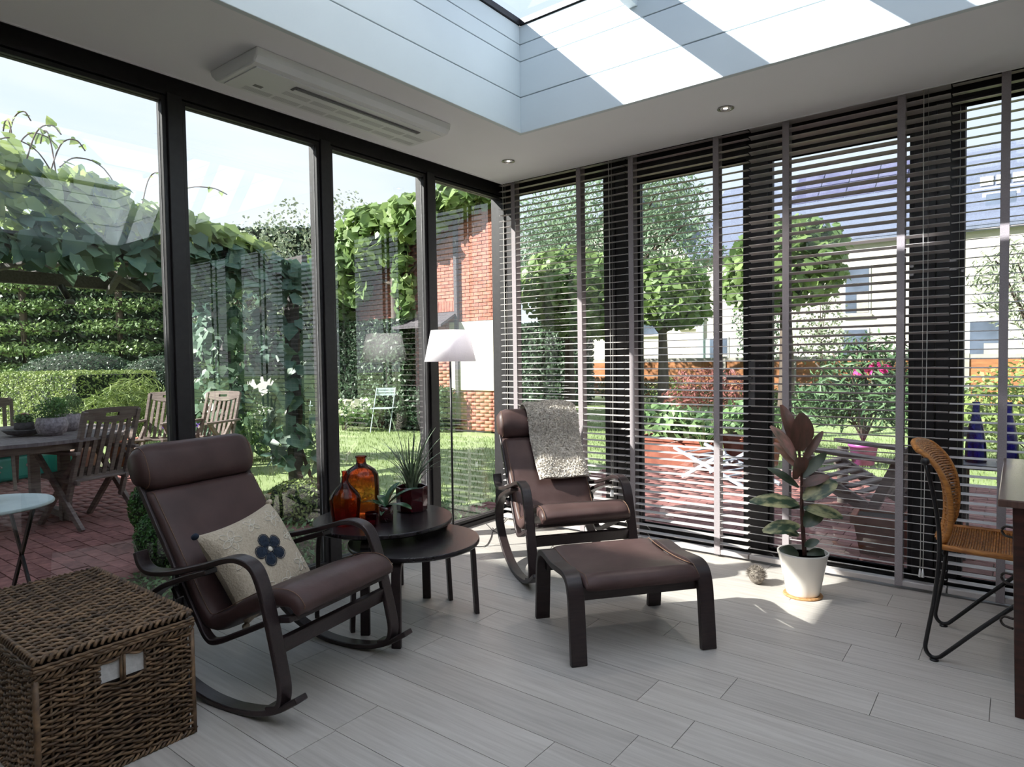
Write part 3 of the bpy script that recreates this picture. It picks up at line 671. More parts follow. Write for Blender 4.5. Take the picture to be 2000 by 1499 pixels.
# ------------------------------------------------------------------ rubber plant in a white pot
mat('white_glaze', (232, 228, 222), (238, 234, 228), scale=4, rough=.18, coat=.3)
mat('cork', (184, 142, 96), (160, 118, 76), scale=70, rough=.9, bump=.3)
mat('stem_brown', (84, 54, 44), (66, 42, 36), scale=30, rough=.7)
mat('leaf_red', (120, 84, 74), (92, 72, 62), scale=14, stretch=(1, 3, 1), rough=.3, rand=.12, transl=.12)
mat('leaf_pink', (196, 148, 138), (112, 108, 92), scale=12, stretch=(1, 2.5, 1), rough=.3, rand=.1, transl=.12)
mat('leaf_cream', (186, 184, 140), (66, 86, 66), scale=11, stretch=(1, 2.2, 1), rough=.3, rand=.1, lo=.42, hi=.58, transl=.12)
mat('leaf_dark', (58, 72, 58), (84, 92, 74), scale=10, stretch=(1, 3, 1), rough=.28, rand=.12, transl=.1)
tag(MB().lathe([(.0001, 0), (.096, 0), (.100, .006), (.096, .012), (.0001, .012)], (-.912, 3.733, 0), 40).build('plant_saucer', 'cork', None, auto=40), 'round cork saucer under the white pot', 'saucer')
t = thing('rubber_plant', 'variegated rubber plant with reddish leaves in a tall white pot', 'plant', (-.912, 3.733, .012))
MB().lathe([(.080, 0), (.084, .004), (.126, .218), (.130, .222), (.130, .230), (.122, .230), (.118, .20)], seg=48).build('pot', 'white_glaze', t, auto=40)
MB().lathe([(.0001, .205), (.119, .205)], seg=32).build('soil', 'soil', t)
AX, AY = math.cos(YAW), math.sin(YAW)      # the plant's broad side, as it stands by the window
def wp(a, z, d=0.): return (AX*a-AY*d, AY*a+AX*d, z)
KPX = 3.5e-3*.99
def pxp(x, y): return ((x-1568)*.00281, (1160-y)*.00281-.012)
MB().tube(spline([wp(.005, .20), wp(-.005, .45, .01), wp(-.008, .62), wp(-.022, .80), wp(-.012, .86)], 6), .007, 8).build('stem', 'stem_brown', t, smooth=True)
MB().tube(spline([wp(.018, .20), wp(.012, .40, .02), wp(.006, .55, .02)], 6), .0045, 8).build('stem', 'stem_brown', t, smooth=True)
L_ = [((1555, 880), (1538, 788), 26, 'leaf_red', .05), ((1562, 880), (1564, 806), 42, 'leaf_red', -.03), ((1556, 900), (1509, 828), 24, 'leaf_pink', -.02), ((1557, 912), (1521, 862), 22, 'leaf_pink', .04), ((1566, 902), (1608, 840), 15, 'leaf_red', .0),
      ((1561, 930), (1549, 892), 48, 'leaf_red', -.07), ((1565, 932), (1618, 882), 20, 'leaf_dark', .02), ((1560, 950), (1506, 910), 17, 'leaf_dark', .02), ((1563, 947), (1611, 924), 20, 'leaf_red', -.05), ((1567, 972), (1628, 936), 34, 'leaf_cream', -.04),
      ((1560, 982), (1462, 966), 28, 'leaf_cream', -.06), ((1562, 988), (1516, 972), 26, 'leaf_dark', .03), ((1569, 990), (1643, 1003), 26, 'leaf_cream', -.04), ((1570, 1026), (1612, 988), 32, 'leaf_dark', .03), ((1562, 1024), (1486, 1026), 28, 'leaf_cream', -.05),
      ((1561, 1044), (1524, 1028), 18, 'leaf_cream', .03), ((1571, 1064), (1594, 1050), 16, 'leaf_dark', -.03), ((1560, 1080), (1524, 1068), 24, 'leaf_dark', -.02), ((1575, 1082), (1616, 1076), 20, 'leaf_dark', .0)]
for b_, t_, w_, mm, dep in L_:
    b0, t0 = pxp(*b_), pxp(*t_); B = Vector(wp(b0[0], b0[1])); T = Vector(wp(t0[0], t0[1], dep)); d = T-B; L = d.length
    me = leaf_mesh('rubber_leaf', L, w_*.00281*1.05, .35, .12, mm, tipdrop=.35)
    o = inst(me, 'leaf', t, tuple(B))
    X = d.normalized(); view = Vector((AY, -AX, .75)).normalized(); Yv = view.cross(X).normalized(); Z = X.cross(Yv)
    o.rotation_euler = Matrix((X, Yv, Z)).transposed().to_euler()

# ------------------------------------------------------------------ hedgehog brush by the window
mat('bristle', (140, 132, 122), (92, 84, 78), scale=60, rough=.8)
t = thing('hedgehog_ornament', 'grey bristle hedgehog ornament sitting in the sun patch', 'ornament', (-1.172, 3.775, 0), 2.2)
MB().ball((0, 0, .048), .048, 18, 12, (1.15, .9, 1)).build('body', 'bristle', t, smooth=True)
MB().lathe([(.0001, .035), (.008, .03), (.02, 0)], seg=12).tf(Matrix.Translation((.048, 0, .038)) @ Matrix.Rotation(math.radians(95), 4, 'Y')).build('snout', 'bristle', t, smooth=True)
m = MB()
for i in range(900):
    d = Vector(rng.normal(size=3)); d.normalize(); d.z = abs(d.z)-.25*random.random()
    if d.x > .75: continue
    d.normalize(); p = Vector((d.x*.05, d.y*.04, .048+d.z*.043)); q = p+d*random.uniform(.016, .026); s_ = d.orthogonal().normalized()*.0011; u_ = d.cross(s_)
    m.add([p+s_, p-s_*.5+u_*.8, p-s_*.5-u_*.8, q], [(0, 1, 3), (1, 2, 3), (2, 0, 3)])
tag(m.build('bristles', 'bristle', t), kind='stuff')
# ------------------------------------------------------------------ wicker chest
mat('wicker', (128, 101, 74), (76, 58, 43), scale=22, stretch=(1, 1, 1), rough=.55, bump=.15, rand=.28)
mat('wicker_gap_shade', (44, 32, 24), (34, 24, 18), scale=30, rough=.9)  # dark backing colour, stands in for the shade in the weave gaps
mat('linen', (206, 204, 202), (190, 188, 186), scale=60, rough=.95, bump=.3)
CX0, CX1, CY0, CY1, CH = -3.13, -2.285, .630, 1.100, .435
t = thing('wicker_chest', 'rectangular brown wicker chest with a lid and a handle opening', 'chest', ((CX0+CX1)/2, (CY0+CY1)/2, 0))
hx, hy = (CX1-CX0)/2, (CY1-CY0)/2
MB().bb(-hx+.014, hx-.014, -hy+.014, hy-.014, .006, .372).build('inner_body', 'wicker_gap_shade', t)
MB().bb(-hx+.016, hx-.016, -hy+.016, hy-.016, .380, .420).build('inner_lid', 'wicker_gap_shade', t)
HY0, HY1, HZ0, HZ1 = -.058, .075, .292, .352      # handle opening on the +x face (local y, z)
MB().bb(hx-.0145, hx-.0125, HY0-.004, HY1+.004, HZ0-.004, HZ1+.004).build('lining', 'linen', t)
ST = .030
def strand(pts, r_, name='strand', seg=6): return MB().tube(pts, r_, seg).build(name, 'wicker', t, smooth=True)
def wavy(face, a0, a1, z, ph, r_=.0046, amp=.0062, step=ST):
    n = max(4, int((a1-a0)/step*5)); P = []
    for i in range(n+1):
        a = a0+(a1-a0)*i/n; w_ = math.sin(math.pi*a/step+ph); o_ = amp*w_; zz = z+.0040*math.sin(math.pi*a/step*.5+ph*1.7+z*40)+.0016*math.sin(a*60+z*90)
        d = -.006+o_
        P.append((hx+d, a, zz) if face == 'x' else (a, -hy-d, zz))
    strand(P, r_)
z = .014; r_i = 0
while z < .368:
    ph = math.pi*(r_i % 2)
    if HZ0-.004 < z < HZ1+.004:
        wavy('x', -hy, HY0, z, ph); wavy('x', HY1, hy, z, ph)
    else: wavy('x', -hy, hy, z, ph)
    wavy('y', -hx, hx, z, ph)
    z += .0098; r_i += 1
for i in range(int(2*hy/ST)+1):
    a = -hy+.012+i*ST
    if a < hy-.005 and not (HY0 < a < HY1): strand([(hx-.008, a, .004), (hx-.008, a, .372)], .0042, 'stake')
for a in (.002, .012): strand([(hx-.006, a, HZ0-.012), (hx-.003, a, HZ1+.012)], .0048, 'stake')
for i in range(int(2*hx/ST)+1):
    a = -hx+.012+i*ST
    if a < hx-.005: strand([(a, -hy+.008, .004), (a, -hy+.008, .372)], .0042, 'stake')
for sx_, sy_ in ((1, -1), (1, 1), (-1, -1)): strand([(sx_*(hx-.004), sy_*(hy-.004), 0.004), (sx_*(hx-.004), sy_*(hy-.004), .372)], .010, 'corner_post')
for zc in (.008, .376):      # diagonal braid bands
    for face in ('x', 'y'):
        L = hy if face == 'x' else hx; n = int(2*L/.017)
        for i in range(n):
            a = -L+(i+.5)*2*L/n
            p = [(a-.014, -.004, zc-.011), (a, .0035, zc), (a+.014, -.004, zc+.011)]
            strand([(hx+q[1], q[0], q[2]) if face == 'x' else (q[0], -hy-q[1], q[2]) for q in p], .0048, 'braid', 5)
# lid: border braid, side rows, woven top
for zc in (.392, .400, .409): 
    for face in ('x', 'y'):
        L = hy+.003 if face == 'x' else hx+.003
        P = [((hx+.003+.003*math.sin(i*1.4+zc*300), -L+2*L*i/60, zc) if face == 'x' else (-L+2*L*i/60, -hy-.003-.003*math.sin(i*1.4+zc*300), zc)) for i in range(61)]
        strand(P, .0052)
for k in range(46):
    a = -hx+.012+k*(2*hx-.024)/45; n = 40; ph = math.pi*(k % 2); P = []
    for i in range(n+1):
        b = -hy+.006+(2*hy-.012)*i/n; P.append((a+.004*math.sin(b*38+k*.6), b, .428+.0055*math.sin(math.pi*b/.033+ph)))
    strand(P, .0052)
for k in range(14):
    b = -hy+.018+k*.033; strand([(-hx+.01, b, .426), (hx-.01, b, .426)], .0042, 'stake')
for face in range(4):
    L = hy if face in (0, 1) else hx; n = int(2*L/.020)
    for i in range(n):
        a = -L+(i+.5)*2*L/n; s_ = 1 if face in (0, 2) else -1
        p = [(a-.014, .004, .419), (a-.002, 0, .436), (a+.014, -.012, .428)]
        strand([((s_*(hx+q[1]-.002), q[0], q[2]) if face in (0, 1) else (q[0], s_*(hy+q[1]-.002), q[2])) for q in p], .0062, 'braid', 5)

# ------------------------------------------------------------------ wicker and iron side chair
mat('rattan', (196, 132, 64), (150, 92, 42), scale=26, stretch=(1, 1, 6), rough=.5, bump=.2, rand=.06)
t = thing('side_chair', 'honey coloured woven side chair with a black iron hairpin frame', 'chair', (-.05, 3.465, 0))
YS = .215
prof_b = spline([(-.285, .885), (-.262, .872), (-.215, .82), (-.178, .74), (-.165, .64), (-.172, .55), (-.195, .495)], 6)
def bk(u, v, off=0):
    i = v*(len(prof_b)-1); a = int(min(i, len(prof_b)-2)); f_ = i-a; p = np.array(prof_b[a])*(1-f_)+np.array(prof_b[a+1])*f_
    y = (u-.5)*2; w_ = YS*(.86+.10*math.sin(math.pi*min(1, v*1.05)))
    return (p[0]-.045*y*y*0-.035*(1-y*y)+off, y*w_, p[1]+.02*(1-y*y)*(1-v))
n = 46
for k in range(n):
    v = k/(n-1); P = []
    for i in range(29):
        u = i/28; q = bk(u, v); P.append((q[0]+.0035*math.sin(i*math.pi/1.4+math.pi*(k % 2)), q[1], q[2]))
    MB().tube(P, .0049, 5).build('back_strand', 'rattan', t, smooth=True)
for u in (0, 1):
    MB().tube([bk(u, j/24) for j in range(25)], .011, 8, (0, 1, 0)).build('back_edge', 'rattan', t, smooth=True)
MB().tube([bk(j/16, 0) for j in range(17)], .012, 8).build('back_edge', 'rattan', t, smooth=True)
for u in (.2, .4, .6, .8): MB().tube([bk(u, j/24, -.002) for j in range(25)], .005, 6, (0, 1, 0)).build('back_stake', 'rattan', t, smooth=True)
def st(u, v):
    x = -.20+.46*v; y = (u-.5)*2; w_ = YS*(.97+.06*math.sin(math.pi*v))
    return (x, y*w_, .487-.022*(1-y*y)*math.sin(math.pi*(.15+.8*v))-.012*v*v)
for k in range(50):
    v = k/49; P = []
    for i in range(25):
        q = st(i/24, v); P.append((q[0], q[1], q[2]+.003*math.sin(i*math.pi/1.5+math.pi*(k % 2))))
    MB().tube(P, .0050, 5).build('seat_strand', 'rattan', t, smooth=True)
for u in (0, 1): MB().tube([st(u, j/20) for j in range(21)], .012, 8).build('seat_edge', 'rattan', t, smooth=True)
MB().tube([st(j/16, 1) for j in range(17)], .012, 8).build('seat_edge', 'rattan', t, smooth=True)
for y in (-YS, YS):
    P = spline([(-.255, .838), (-.225, .70), (-.205, .55), (-.205, .42), (-.222, .25), (-.245, .10), (-.250, .045), (-.232, .016), (-.205, .016), (-.175, .045), (-.06, .175), (.08, .325), (.18, .435), (.20, .462)], 6)
    MB().tube([(p[0], y*1.02, p[1]) for p in P], .0085, 8, (0, 1, 0)).build('hairpin_frame', 'black_metal', t, smooth=True)
    MB().ball((-.257, y*1.02, .845), .017, 14, 9).build('ball_finial', 'black_metal', t, smooth=True)
    MB().lathe([(.0001, 0), (.017, 0), (.017, .006), (.0001, .010)], (-.218, y*1.02, .0), 14).build('foot_pad', 'black_metal', t, smooth=True)
MB().tube([(.14, -YS, .40), (.14, YS, .40)], .007, 8).build('cross_bar', 'black_metal', t, smooth=True)
MB().tube([(-.19, -YS, .455), (-.19, YS, .455)], .007, 8).build('cross_bar', 'black_metal', t, smooth=True)

# ------------------------------------------------------------------ dark wooden table at the right
mat('mahogany', (62, 34, 28), (46, 24, 20), scale=6, stretch=(1, 10, 10), rough=.22, bump=.03)
mat('mahogany_top', (98, 74, 66), (84, 62, 56), scale=6, stretch=(10, 1, 1), rough=.2, bump=.02)
t = thing('wooden_desk', 'dark mahogany desk with tapered legs and iron hooks', 'desk', (0, 0, 0))
MB().bb(-.052, 1.25, 2.87, 4.02, .755, .782).build('desk_top', 'mahogany_top', t, bevel=.004)
MB().bb(.03, 1.18, 2.93, 3.96, .66, .755).build('apron', 'mahogany', t)
for lx, ly in ((.024, 2.915), (1.19, 2.915), (.024, 3.975), (1.19, 3.975)):
    m = MB(); a, b = .034, .020
    m.add([(lx-b, ly-b, 0), (lx+b, ly-b, 0), (lx+b, ly+b, 0), (lx-b, ly+b, 0), (lx-a, ly-a, .755), (lx+a, ly-a, .755), (lx+a, ly+a, .755), (lx-a, ly+a, .755)], [(3, 2, 1, 0), (4, 5, 6, 7), (0, 1, 5, 4), (1, 2, 6, 5), (2, 3, 7, 6), (3, 0, 4, 7)])
    m.build('leg', 'mahogany', t, bevel=.003)
mat('iron', (70, 62, 58), (50, 44, 42), scale=60, rough=.45, metal=.7)
for zc in (.655, .485, .325):
    m = MB(); m.tube(spline([(-.004, 2.93, zc+.018), (-.03, 2.945, zc+.016), (-.040, 2.95, zc), (-.03, 2.945, zc-.016), (-.004, 2.93, zc-.018)], 5), .0045, 6); m.build('iron_hook', 'iron', t, smooth=True)
# ------------------------------------------------------------------ garden ground
GZ = -.05
mat('lawn', (126, 142, 92), (150, 164, 114), scale=1.3, rough=.95, bump=.5, detail=10, lo=.35, hi=.68)
mat('grass_tuft', (138, 156, 98), (118, 138, 80), scale=1.1, rough=.7, transl=.25)
mat('bed_soil', (92, 78, 62), (66, 54, 44), scale=9, rough=1, bump=.8)
mat('brick_red', (150, 102, 96), (124, 80, 76), scale=18, rough=.85, bump=.25, rand=.2)
mat('brick_wall', (184, 122, 104), (158, 98, 84), scale=12, rough=.9, bump=.2, rand=.16)
mat('mortar', (176, 160, 146), (160, 146, 132), scale=20, rough=.95)
mat('joint_sand', (96, 84, 76), (84, 88, 58), scale=6, rough=1)
ground = MB().bb(-70, 60, -40, 90, -.6, GZ-.035).build('ground', 'lawn'); tag(ground, kind='structure')
def paving(name, x0, x1, y0, y1, clip, ref, cmat='brick_red'):
    p = MB().bb(x0, x1, y0, y1, GZ-.06, GZ-.012).build(name, 'joint_sand'); tag(p, kind='structure')
    bl, bw = .205, .100; lst = []
    r_ = 0; y = y0+bw/2
    while y < y1:
        x = x0+(bl/2 if r_ % 2 else 0)
        while x < x1:
            if clip(x, y): lst.append((math.hypot(x-ref[0], y-ref[1]), x, y))
            x += bl
        y += bw; r_ += 1
    lst.sort()
    me = MB().bb(-bl/2+.003, bl/2-.003, -bw/2+.003, bw/2-.003, -.05, 0).mesh('brick', cmat)
    for d, x, y in lst[:300]: inst(me, 'brick', p, (x, y, GZ+random.uniform(-.003, .003)), (random.uniform(-.012, .012), random.uniform(-.008, .008), random.uniform(-.01, .01)))
    if len(lst) > 300:
        A = np.array([(x, y) for d, x, y in lst[300:]]); n = len(A)
        base = np.array([(a*(bl/2-.003), b*(bw/2-.003)) for a, b in ((-1, -1), (1, -1), (1, 1), (-1, 1))])
        zt = GZ+rng.uniform(-.003, .003, n)
        top = np.concatenate([A[:, None, :]+base[None], np.broadcast_to(zt[:, None, None], (n, 4, 1))], 2); bot = top.copy(); bot[:, :, 2] -= .03
        V = np.concatenate([top, bot], 1).reshape(-1, 3); i = np.arange(n)[:, None]*8
        F = np.concatenate([i+np.array(q) for q in ([0, 1, 2, 3], [0, 4, 5, 1], [1, 5, 6, 2], [2, 6, 7, 3], [3, 7, 4, 0])])
        tag(fast_mesh('brick_field', V, F, cmat, p), kind='stuff')
    return p
paving('terrace_paving_west', -11.0, -4.45, -1.0, 3.75, lambda x, y: y < 3.7-.25*max(0, -x-8), (-5.2, 1.6))
paving('terrace_paving_north', -3.9, 3.0, 4.47, 8.05, lambda x, y: True, (-1.2, 5.0))
bed = MB().prism([(-4.45, -1), (-3.52, -1), (-3.52, 4.4), (-5.9, 4.4), (-5.9, 2.55), (-4.45, 1.75)], GZ-.05, GZ-.008, 'z').build('planting_bed', 'bed_soil'); tag(bed, kind='structure')

def in_tri(n, fn, box):
    out = []
    while len(out) < n:
        x = rng.uniform(box[0], box[1]); y = rng.uniform(box[2], box[3])
        if fn(x, y): out.append((x, y))
    return np.array(out)
def lawn_ok(x, y):
    if -3.95 < x < 3.05 and y < 8.1: return False
    if x > -11.05 and y < 3.8: return False
    return y < 17.2 and not (-6 < x < -3.5 and y < 4.45) and not (-12.8 < x < -7.2 and y > 8.9 and y < 12.3) and not (x < -12.2 and 8.2 < y < 8.6)
A = in_tri(26000, lawn_ok, (-15, 3, 3.6, 12)); B = in_tri(12000, lawn_ok, (-12, 3, 8, 17))
A = np.concatenate([A, B])
cen = np.column_stack([A, np.full(len(A), GZ-.012)])
V, Fq = leaves(len(cen), cen, .055, .16, normals=np.column_stack([rng.normal(size=(len(cen), 2)), np.zeros(len(cen))]), jitter=.2, droop=-2.5)
tag(fast_mesh('lawn_grass', V, Fq, 'grass_tuft'), 'short mown green lawn grass across the garden', 'grass', kind='stuff')

# ------------------------------------------------------------------ foliage helpers
mat('leaf_vine_lit', (134, 158, 104), (176, 190, 118), scale=1.5, rough=.45, transl=.42, rand=.15)  # sunlit tone put into the colour of the upper vine leaves
mat('leaf_vine_shaded', (88, 118, 104), (112, 138, 108), scale=1.2, rough=.45, transl=.28, rand=.15)  # shaded copy of the vine leaf colour, for the lower leaves
mat('leaf_catalpa', (142, 164, 100), (104, 132, 82), scale=1.4, rough=.45, transl=.35, rand=.1)
mat('leaf_feather', (104, 130, 106), (138, 160, 126), scale=1.0, rough=.6, transl=.3)
mat('leaf_hedge', (112, 134, 72), (150, 164, 98), scale=3, rough=.6, transl=.2)
mat('leaf_dark_hedge', (54, 76, 56), (80, 104, 74), scale=2.5, rough=.5, transl=.15)
mat('leaf_box', (60, 104, 48), (84, 132, 60), scale=7, rough=.4, transl=.15)
mat('leaf_espalier', (104, 130, 80), (146, 168, 108), scale=2, rough=.5, transl=.3)
mat('leaf_olive', (126, 138, 112), (162, 170, 146), scale=4, rough=.5, transl=.15)
mat('leaf_green', (102, 134, 88), (130, 156, 102), scale=4, rough=.5, transl=.25)
mat('leaf_maple', (150, 96, 88), (120, 72, 68), scale=5, rough=.5, transl=.3)
mat('leaf_oleander', (70, 100, 66), (96, 124, 84), scale=5, rough=.45, transl=.15)
mat('flower_pink', (226, 70, 150), (206, 50, 130), scale=8, rough=.6, transl=.3)
mat('flower_purple', (130, 90, 190), (110, 70, 170), scale=8, rough=.6, transl=.3)
mat('flower_white', (232, 230, 214), (216, 216, 196), scale=8, rough=.6, transl=.3)
mat('bark', (98, 86, 76), (70, 60, 54), scale=14, stretch=(1, 1, .25), rough=.9, bump=.6)
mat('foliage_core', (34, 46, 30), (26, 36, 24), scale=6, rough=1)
def ell_pts(n, c, r_, inner=.55):
    d = rng.normal(size=(n, 3)); d /= np.linalg.norm(d, axis=1)[:, None]
    k = (inner**3+(1-inner**3)*rng.random(n))**(1/3)
    P = d*k[:, None]*np.array(r_)+np.array(c); N = d/np.array(r_); N /= np.linalg.norm(N, axis=1)[:, None]
    return P, N
def foliage(parent, blobs, n, size, m, aspect=.6, inner=.55, jitter=.8, name='foliage', droop=.3, lift=.5):
    vol = np.array([b[3]*b[4]*b[5] for b in blobs])**(2/3); vol /= vol.sum(); Ps = []; Ns = []
    for b, f_ in zip(blobs, vol):
        P, N = ell_pts(max(8, int(n*f_)), b[:3], b[3:6], inner); Ps.append(P); Ns.append(N)
    P = np.concatenate(Ps); N = np.concatenate(Ns); N[:, 2] += lift
    V, Fq = leaves(len(P), P, size, aspect, normals=N, jitter=jitter, droop=droop)
    return tag(fast_mesh(name, V, Fq, m, parent), kind='stuff')
def tree(name, label, cat, loc, trunk, blobs, n, size, m, branches=6, tr=.09, group=None, **kw):
    t = thing(name, label, cat, loc, 0, group)
    MB().tube(spline([(0, 0, -.06), (.02, .01, trunk*.5), (0, .02, trunk)], 4), tr, 10, radii=[tr*(1.25-.5*i/8) for i in range(9)]).build('trunk', 'bark', t, smooth=True)
    for i in range(branches):
        b = blobs[i % len(blobs)]; e_ = np.array(b[:3])+np.clip(rng.normal(size=3), -1.1, 1.1)*np.array(b[3:6])*.42
        s0 = np.array((0, .02, trunk*(.80+.2*random.random()))); md = (s0+e_)/2+np.array((0, 0, .08))
        MB().tube(spline([tuple(s0), tuple(md), tuple(e_)], 4), tr*.4, 6, radii=[tr*(.42-.3*k_/8) for k_ in range(9)]).build('branch', 'bark', t, smooth=True)
    foliage(t, blobs, n, size, m, **kw)
    return t
def hedge_box(name, label, cat, x0, x1, y0, y1, z0, z1, n, size, m, group=None, rz=0):
    t = thing(name, label, cat, ((x0+x1)/2, (y0+y1)/2, z0), rz, group); a, b, h = (x1-x0)/2, (y1-y0)/2, z1-z0
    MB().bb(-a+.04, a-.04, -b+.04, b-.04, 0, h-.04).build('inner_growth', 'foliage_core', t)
    ar = np.array([b*h, b*h, a*h, a*h, a*b*2]); ar /= ar.sum(); Ps = []; Ns = []
    for k_, f_ in enumerate(ar):
        q = int(n*f_); u = rng.uniform(-1, 1, q); v = rng.uniform(0, 1, q); o_ = rng.normal(size=q)*.02
        if k_ < 2: s_ = 1 if k_ == 0 else -1; P = np.column_stack([np.full(q, s_*a)+o_, u*b, v*h]); N = np.tile((s_, 0, .1), (q, 1))
        elif k_ < 4: s_ = 1 if k_ == 2 else -1; P = np.column_stack([u*a, np.full(q, s_*b)+o_, v*h]); N = np.tile((0, s_, .1), (q, 1))
        else: P = np.column_stack([u*a, (v*2-1)*b, np.full(q, h)+o_]); N = np.tile((0, 0, 1.), (q, 1))
        Ps.append(P); Ns.append(N.astype(float))
    P = np.concatenate(Ps); V, Fq = leaves(len(P), P, size, .55, normals=np.concatenate(Ns), jitter=.9)
    tag(fast_mesh('foliage', V, Fq, m, t), kind='stuff'); return t
def dome(name, label, loc, rx, ry, rz_, n, size, m, cat='shrub', group=None, low=-.3):
    t = thing(name, label, cat, loc, 0, group)
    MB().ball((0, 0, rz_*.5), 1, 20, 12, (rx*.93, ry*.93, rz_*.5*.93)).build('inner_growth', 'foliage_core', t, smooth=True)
    P, N = ell_pts(n, (0, 0, rz_*.5), (rx, ry, rz_*.5), .95); V, Fq = leaves(n, P, size, .6, normals=N, jitter=.7)
    tag(fast_mesh('foliage', V, Fq, m, t), kind='stuff'); return t
def shrub(name, label, loc, blobs, n, size, m, cat='shrub', group=None, stems=5, aspect=.5, **kw):
    t = thing(name, label, cat, loc, 0, group)
    for i in range(stems):
        b = blobs[i % len(blobs)]; e_ = np.array(b[:3])+np.clip(rng.normal(size=3), -1.1, 1.1)*np.array(b[3:6])*.4
        MB().tube(spline([(rng.normal()*.03, rng.normal()*.03, -.02), tuple(np.array((0, 0, .1))+e_*.5), tuple(e_)], 3), .008, 5, radii=[.010-.0011*k_ for k_ in range(7)]).build('stem', 'bark', t, smooth=True)
    foliage(t, blobs, n, size, m, aspect=aspect, inner=.2, **kw); return t

# ------------------------------------------------------------------ pergola and its vine
mat('pergola_wood', (88, 84, 84), (70, 66, 66), scale=6, stretch=(1, 8, 8), rough=.85, bump=.2)
pg = thing('pergola', 'dark grey timber pergola over the garden dining table', 'pergola', (-6.5, 4.35, GZ))
def PB(name, a, b, w_, h): return MB().beam([a[0]+6.5, a[1]-4.35, a[2]-GZ], [b[0]+6.5, b[1]-4.35, b[2]-GZ], w_, h).build(name, 'pergola_wood', pg, bevel=.006)
for (x, y) in ((-6.5, 4.35), (-8.8, 4.8), (-8.8, .1), (-6.5, .1)): PB('post', (x, y, GZ), (x, y, 2.30), .12, .12)
PB('long_beam', (-6.5, .1, 2.33), (-6.5, 4.6, 2.33), .09, .16); PB('long_beam', (-8.8, .1, 2.30), (-8.8, 5.0, 2.30), .09, .14)
for y in (.5, 1.5, 2.5, 3.5, 4.4): PB('cross_beam', (-9.0, y+.15, 2.44), (-6.3, y, 2.44), .07, .12)
PB('brace', (-8.8, 3.7, 2.25), (-8.0, 2.9, 2.42), .06, .06); PB('brace', (-7.4, 3.0, 2.38), (-8.8, 3.35, 2.2), .06, .06); PB('brace', (-6.8, 2.4, 2.4), (-8.7, 2.0, 2.28), .06, .06)
t = thing('spotlight', 'small black garden spotlight hanging under the pergola beam', 'light', (-8.69, 2.81, 2.18))
MB().tube([(0, 0, .05), (.03, .02, -.02), (.07, .05, -.10)], .035, 12).build('lamp_tube', 'black_metal', t, smooth=True)
MB().lathe([(.036, 0), (.055, -.05), (.052, -.055), (.033, -.02)], (.08, .057, -.11), 16).build('lamp_hood', 'grey_plastic', t, smooth=True)
vine = thing('climbing_vine', 'large leaved climbing vine covering the pergola and its corner post', 'vine', (-6.5, 4.35, GZ))
def vine_leaf(name, m_, k=0):
    """broad heart-shaped leaf, 1 m long before scaling"""
    R_ = [(0, 0), (-.16, .18), (-.12, .40), (.10, .50), (.30, .40), (.55, .30), (.80, .12), (1.0, 0)]
    v = [(.15, 0, 0)]; pts = [(x, y, .06*abs(y)) for x, y in R_]+[(x, -y, .06*abs(y)) for x, y in R_[-2:0:-1]]
    pts = [(x, y, z-.25*max(0, x-.3)**2+.03*k*math.sin(9*x+4*y)) for x, y, z in pts]; n = len(pts)
    return MB().add(v+pts, [(0, i+1, (i+1) % n+1) for i in range(n)]).mesh(name, m_, True)
VL = [vine_leaf('vine_leaf', 'leaf_vine_lit'), vine_leaf('vine_leaf', 'leaf_vine_shaded', 1), vine_leaf('vine_leaf', 'leaf_vine_lit', 1)]
def mound(x, y):      # top height of the vine canopy
    s_ = max(0, min(1, (4.35-y)/2.1)); e_ = max(0, min(1, (y+.1)/1.4))
    return 2.36+.66*s_*e_+.10*math.sin(x*3+y*2.1)*s_+.07*math.sin(y*9+x*5)*s_
cand = []
for i in range(900):      # front drape on the house side and the top edge
    y = random.uniform(.4, 4.55); h = mound(-6.4, y); z = h-random.random()**1.3*(h-2.12)
    cand.append((-6.5+.28*random.random()+.15*(h-z), y, z, (1, .15, .55)))
for i in range(2200):
    x = random.uniform(-9.1, -6.3); y = random.uniform(.2, 4.7); cand.append((x, y, mound(x, y)-abs(random.gauss(0, .10)), (.35, .2, 1)))
for i in range(330):      # corner post column
    z = random.uniform(.15, 2.4); a = random.random()*6.28; r_ = .20+.13*random.random()+(.08 if z > 1.2 else 0); cand.append((-6.5+r_*math.cos(a), 4.35+r_*math.sin(a), z, (math.cos(a)+.3, math.sin(a), .35)))
for i in range(500):      # far post
    z = random.uniform(0, 2.4); a = random.random()*6.28; r_ = .15+.35*random.random(); cand.append((-8.8+r_*math.cos(a), 4.8+r_*math.sin(a), z, (math.cos(a), math.sin(a), .4)))
cand.sort(key=lambda c_: math.hypot(c_[0], c_[1])-(.6 if c_[3][0] > .5 else 0))
def place_leaf(c_, k):
    N = Vector(c_[3]).normalized()+Vector(rng.normal(size=3)*.35); N.normalize(); d = Vector((random.gauss(0, .6), random.gauss(0, .6), -1)); X = (d-N*d.dot(N)).normalized(); Y = N.cross(X)
    o = inst(VL[k], 'leaf', vine, (c_[0]+6.5, c_[1]-4.35, c_[2]-GZ)); s_ = random.uniform(.13, .20)
    o.rotation_euler = Matrix((X, Y, N)).transposed().to_euler(); o.scale = (s_, s_, s_)
near = [c_ for c_ in cand if c_[0] > -6.55]; sel = near[::max(1, len(near)//300)][:300]; ids = set(id(c_) for c_ in sel)
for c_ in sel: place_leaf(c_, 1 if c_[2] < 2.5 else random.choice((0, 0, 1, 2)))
rest = [c_ for c_ in cand if id(c_) not in ids]
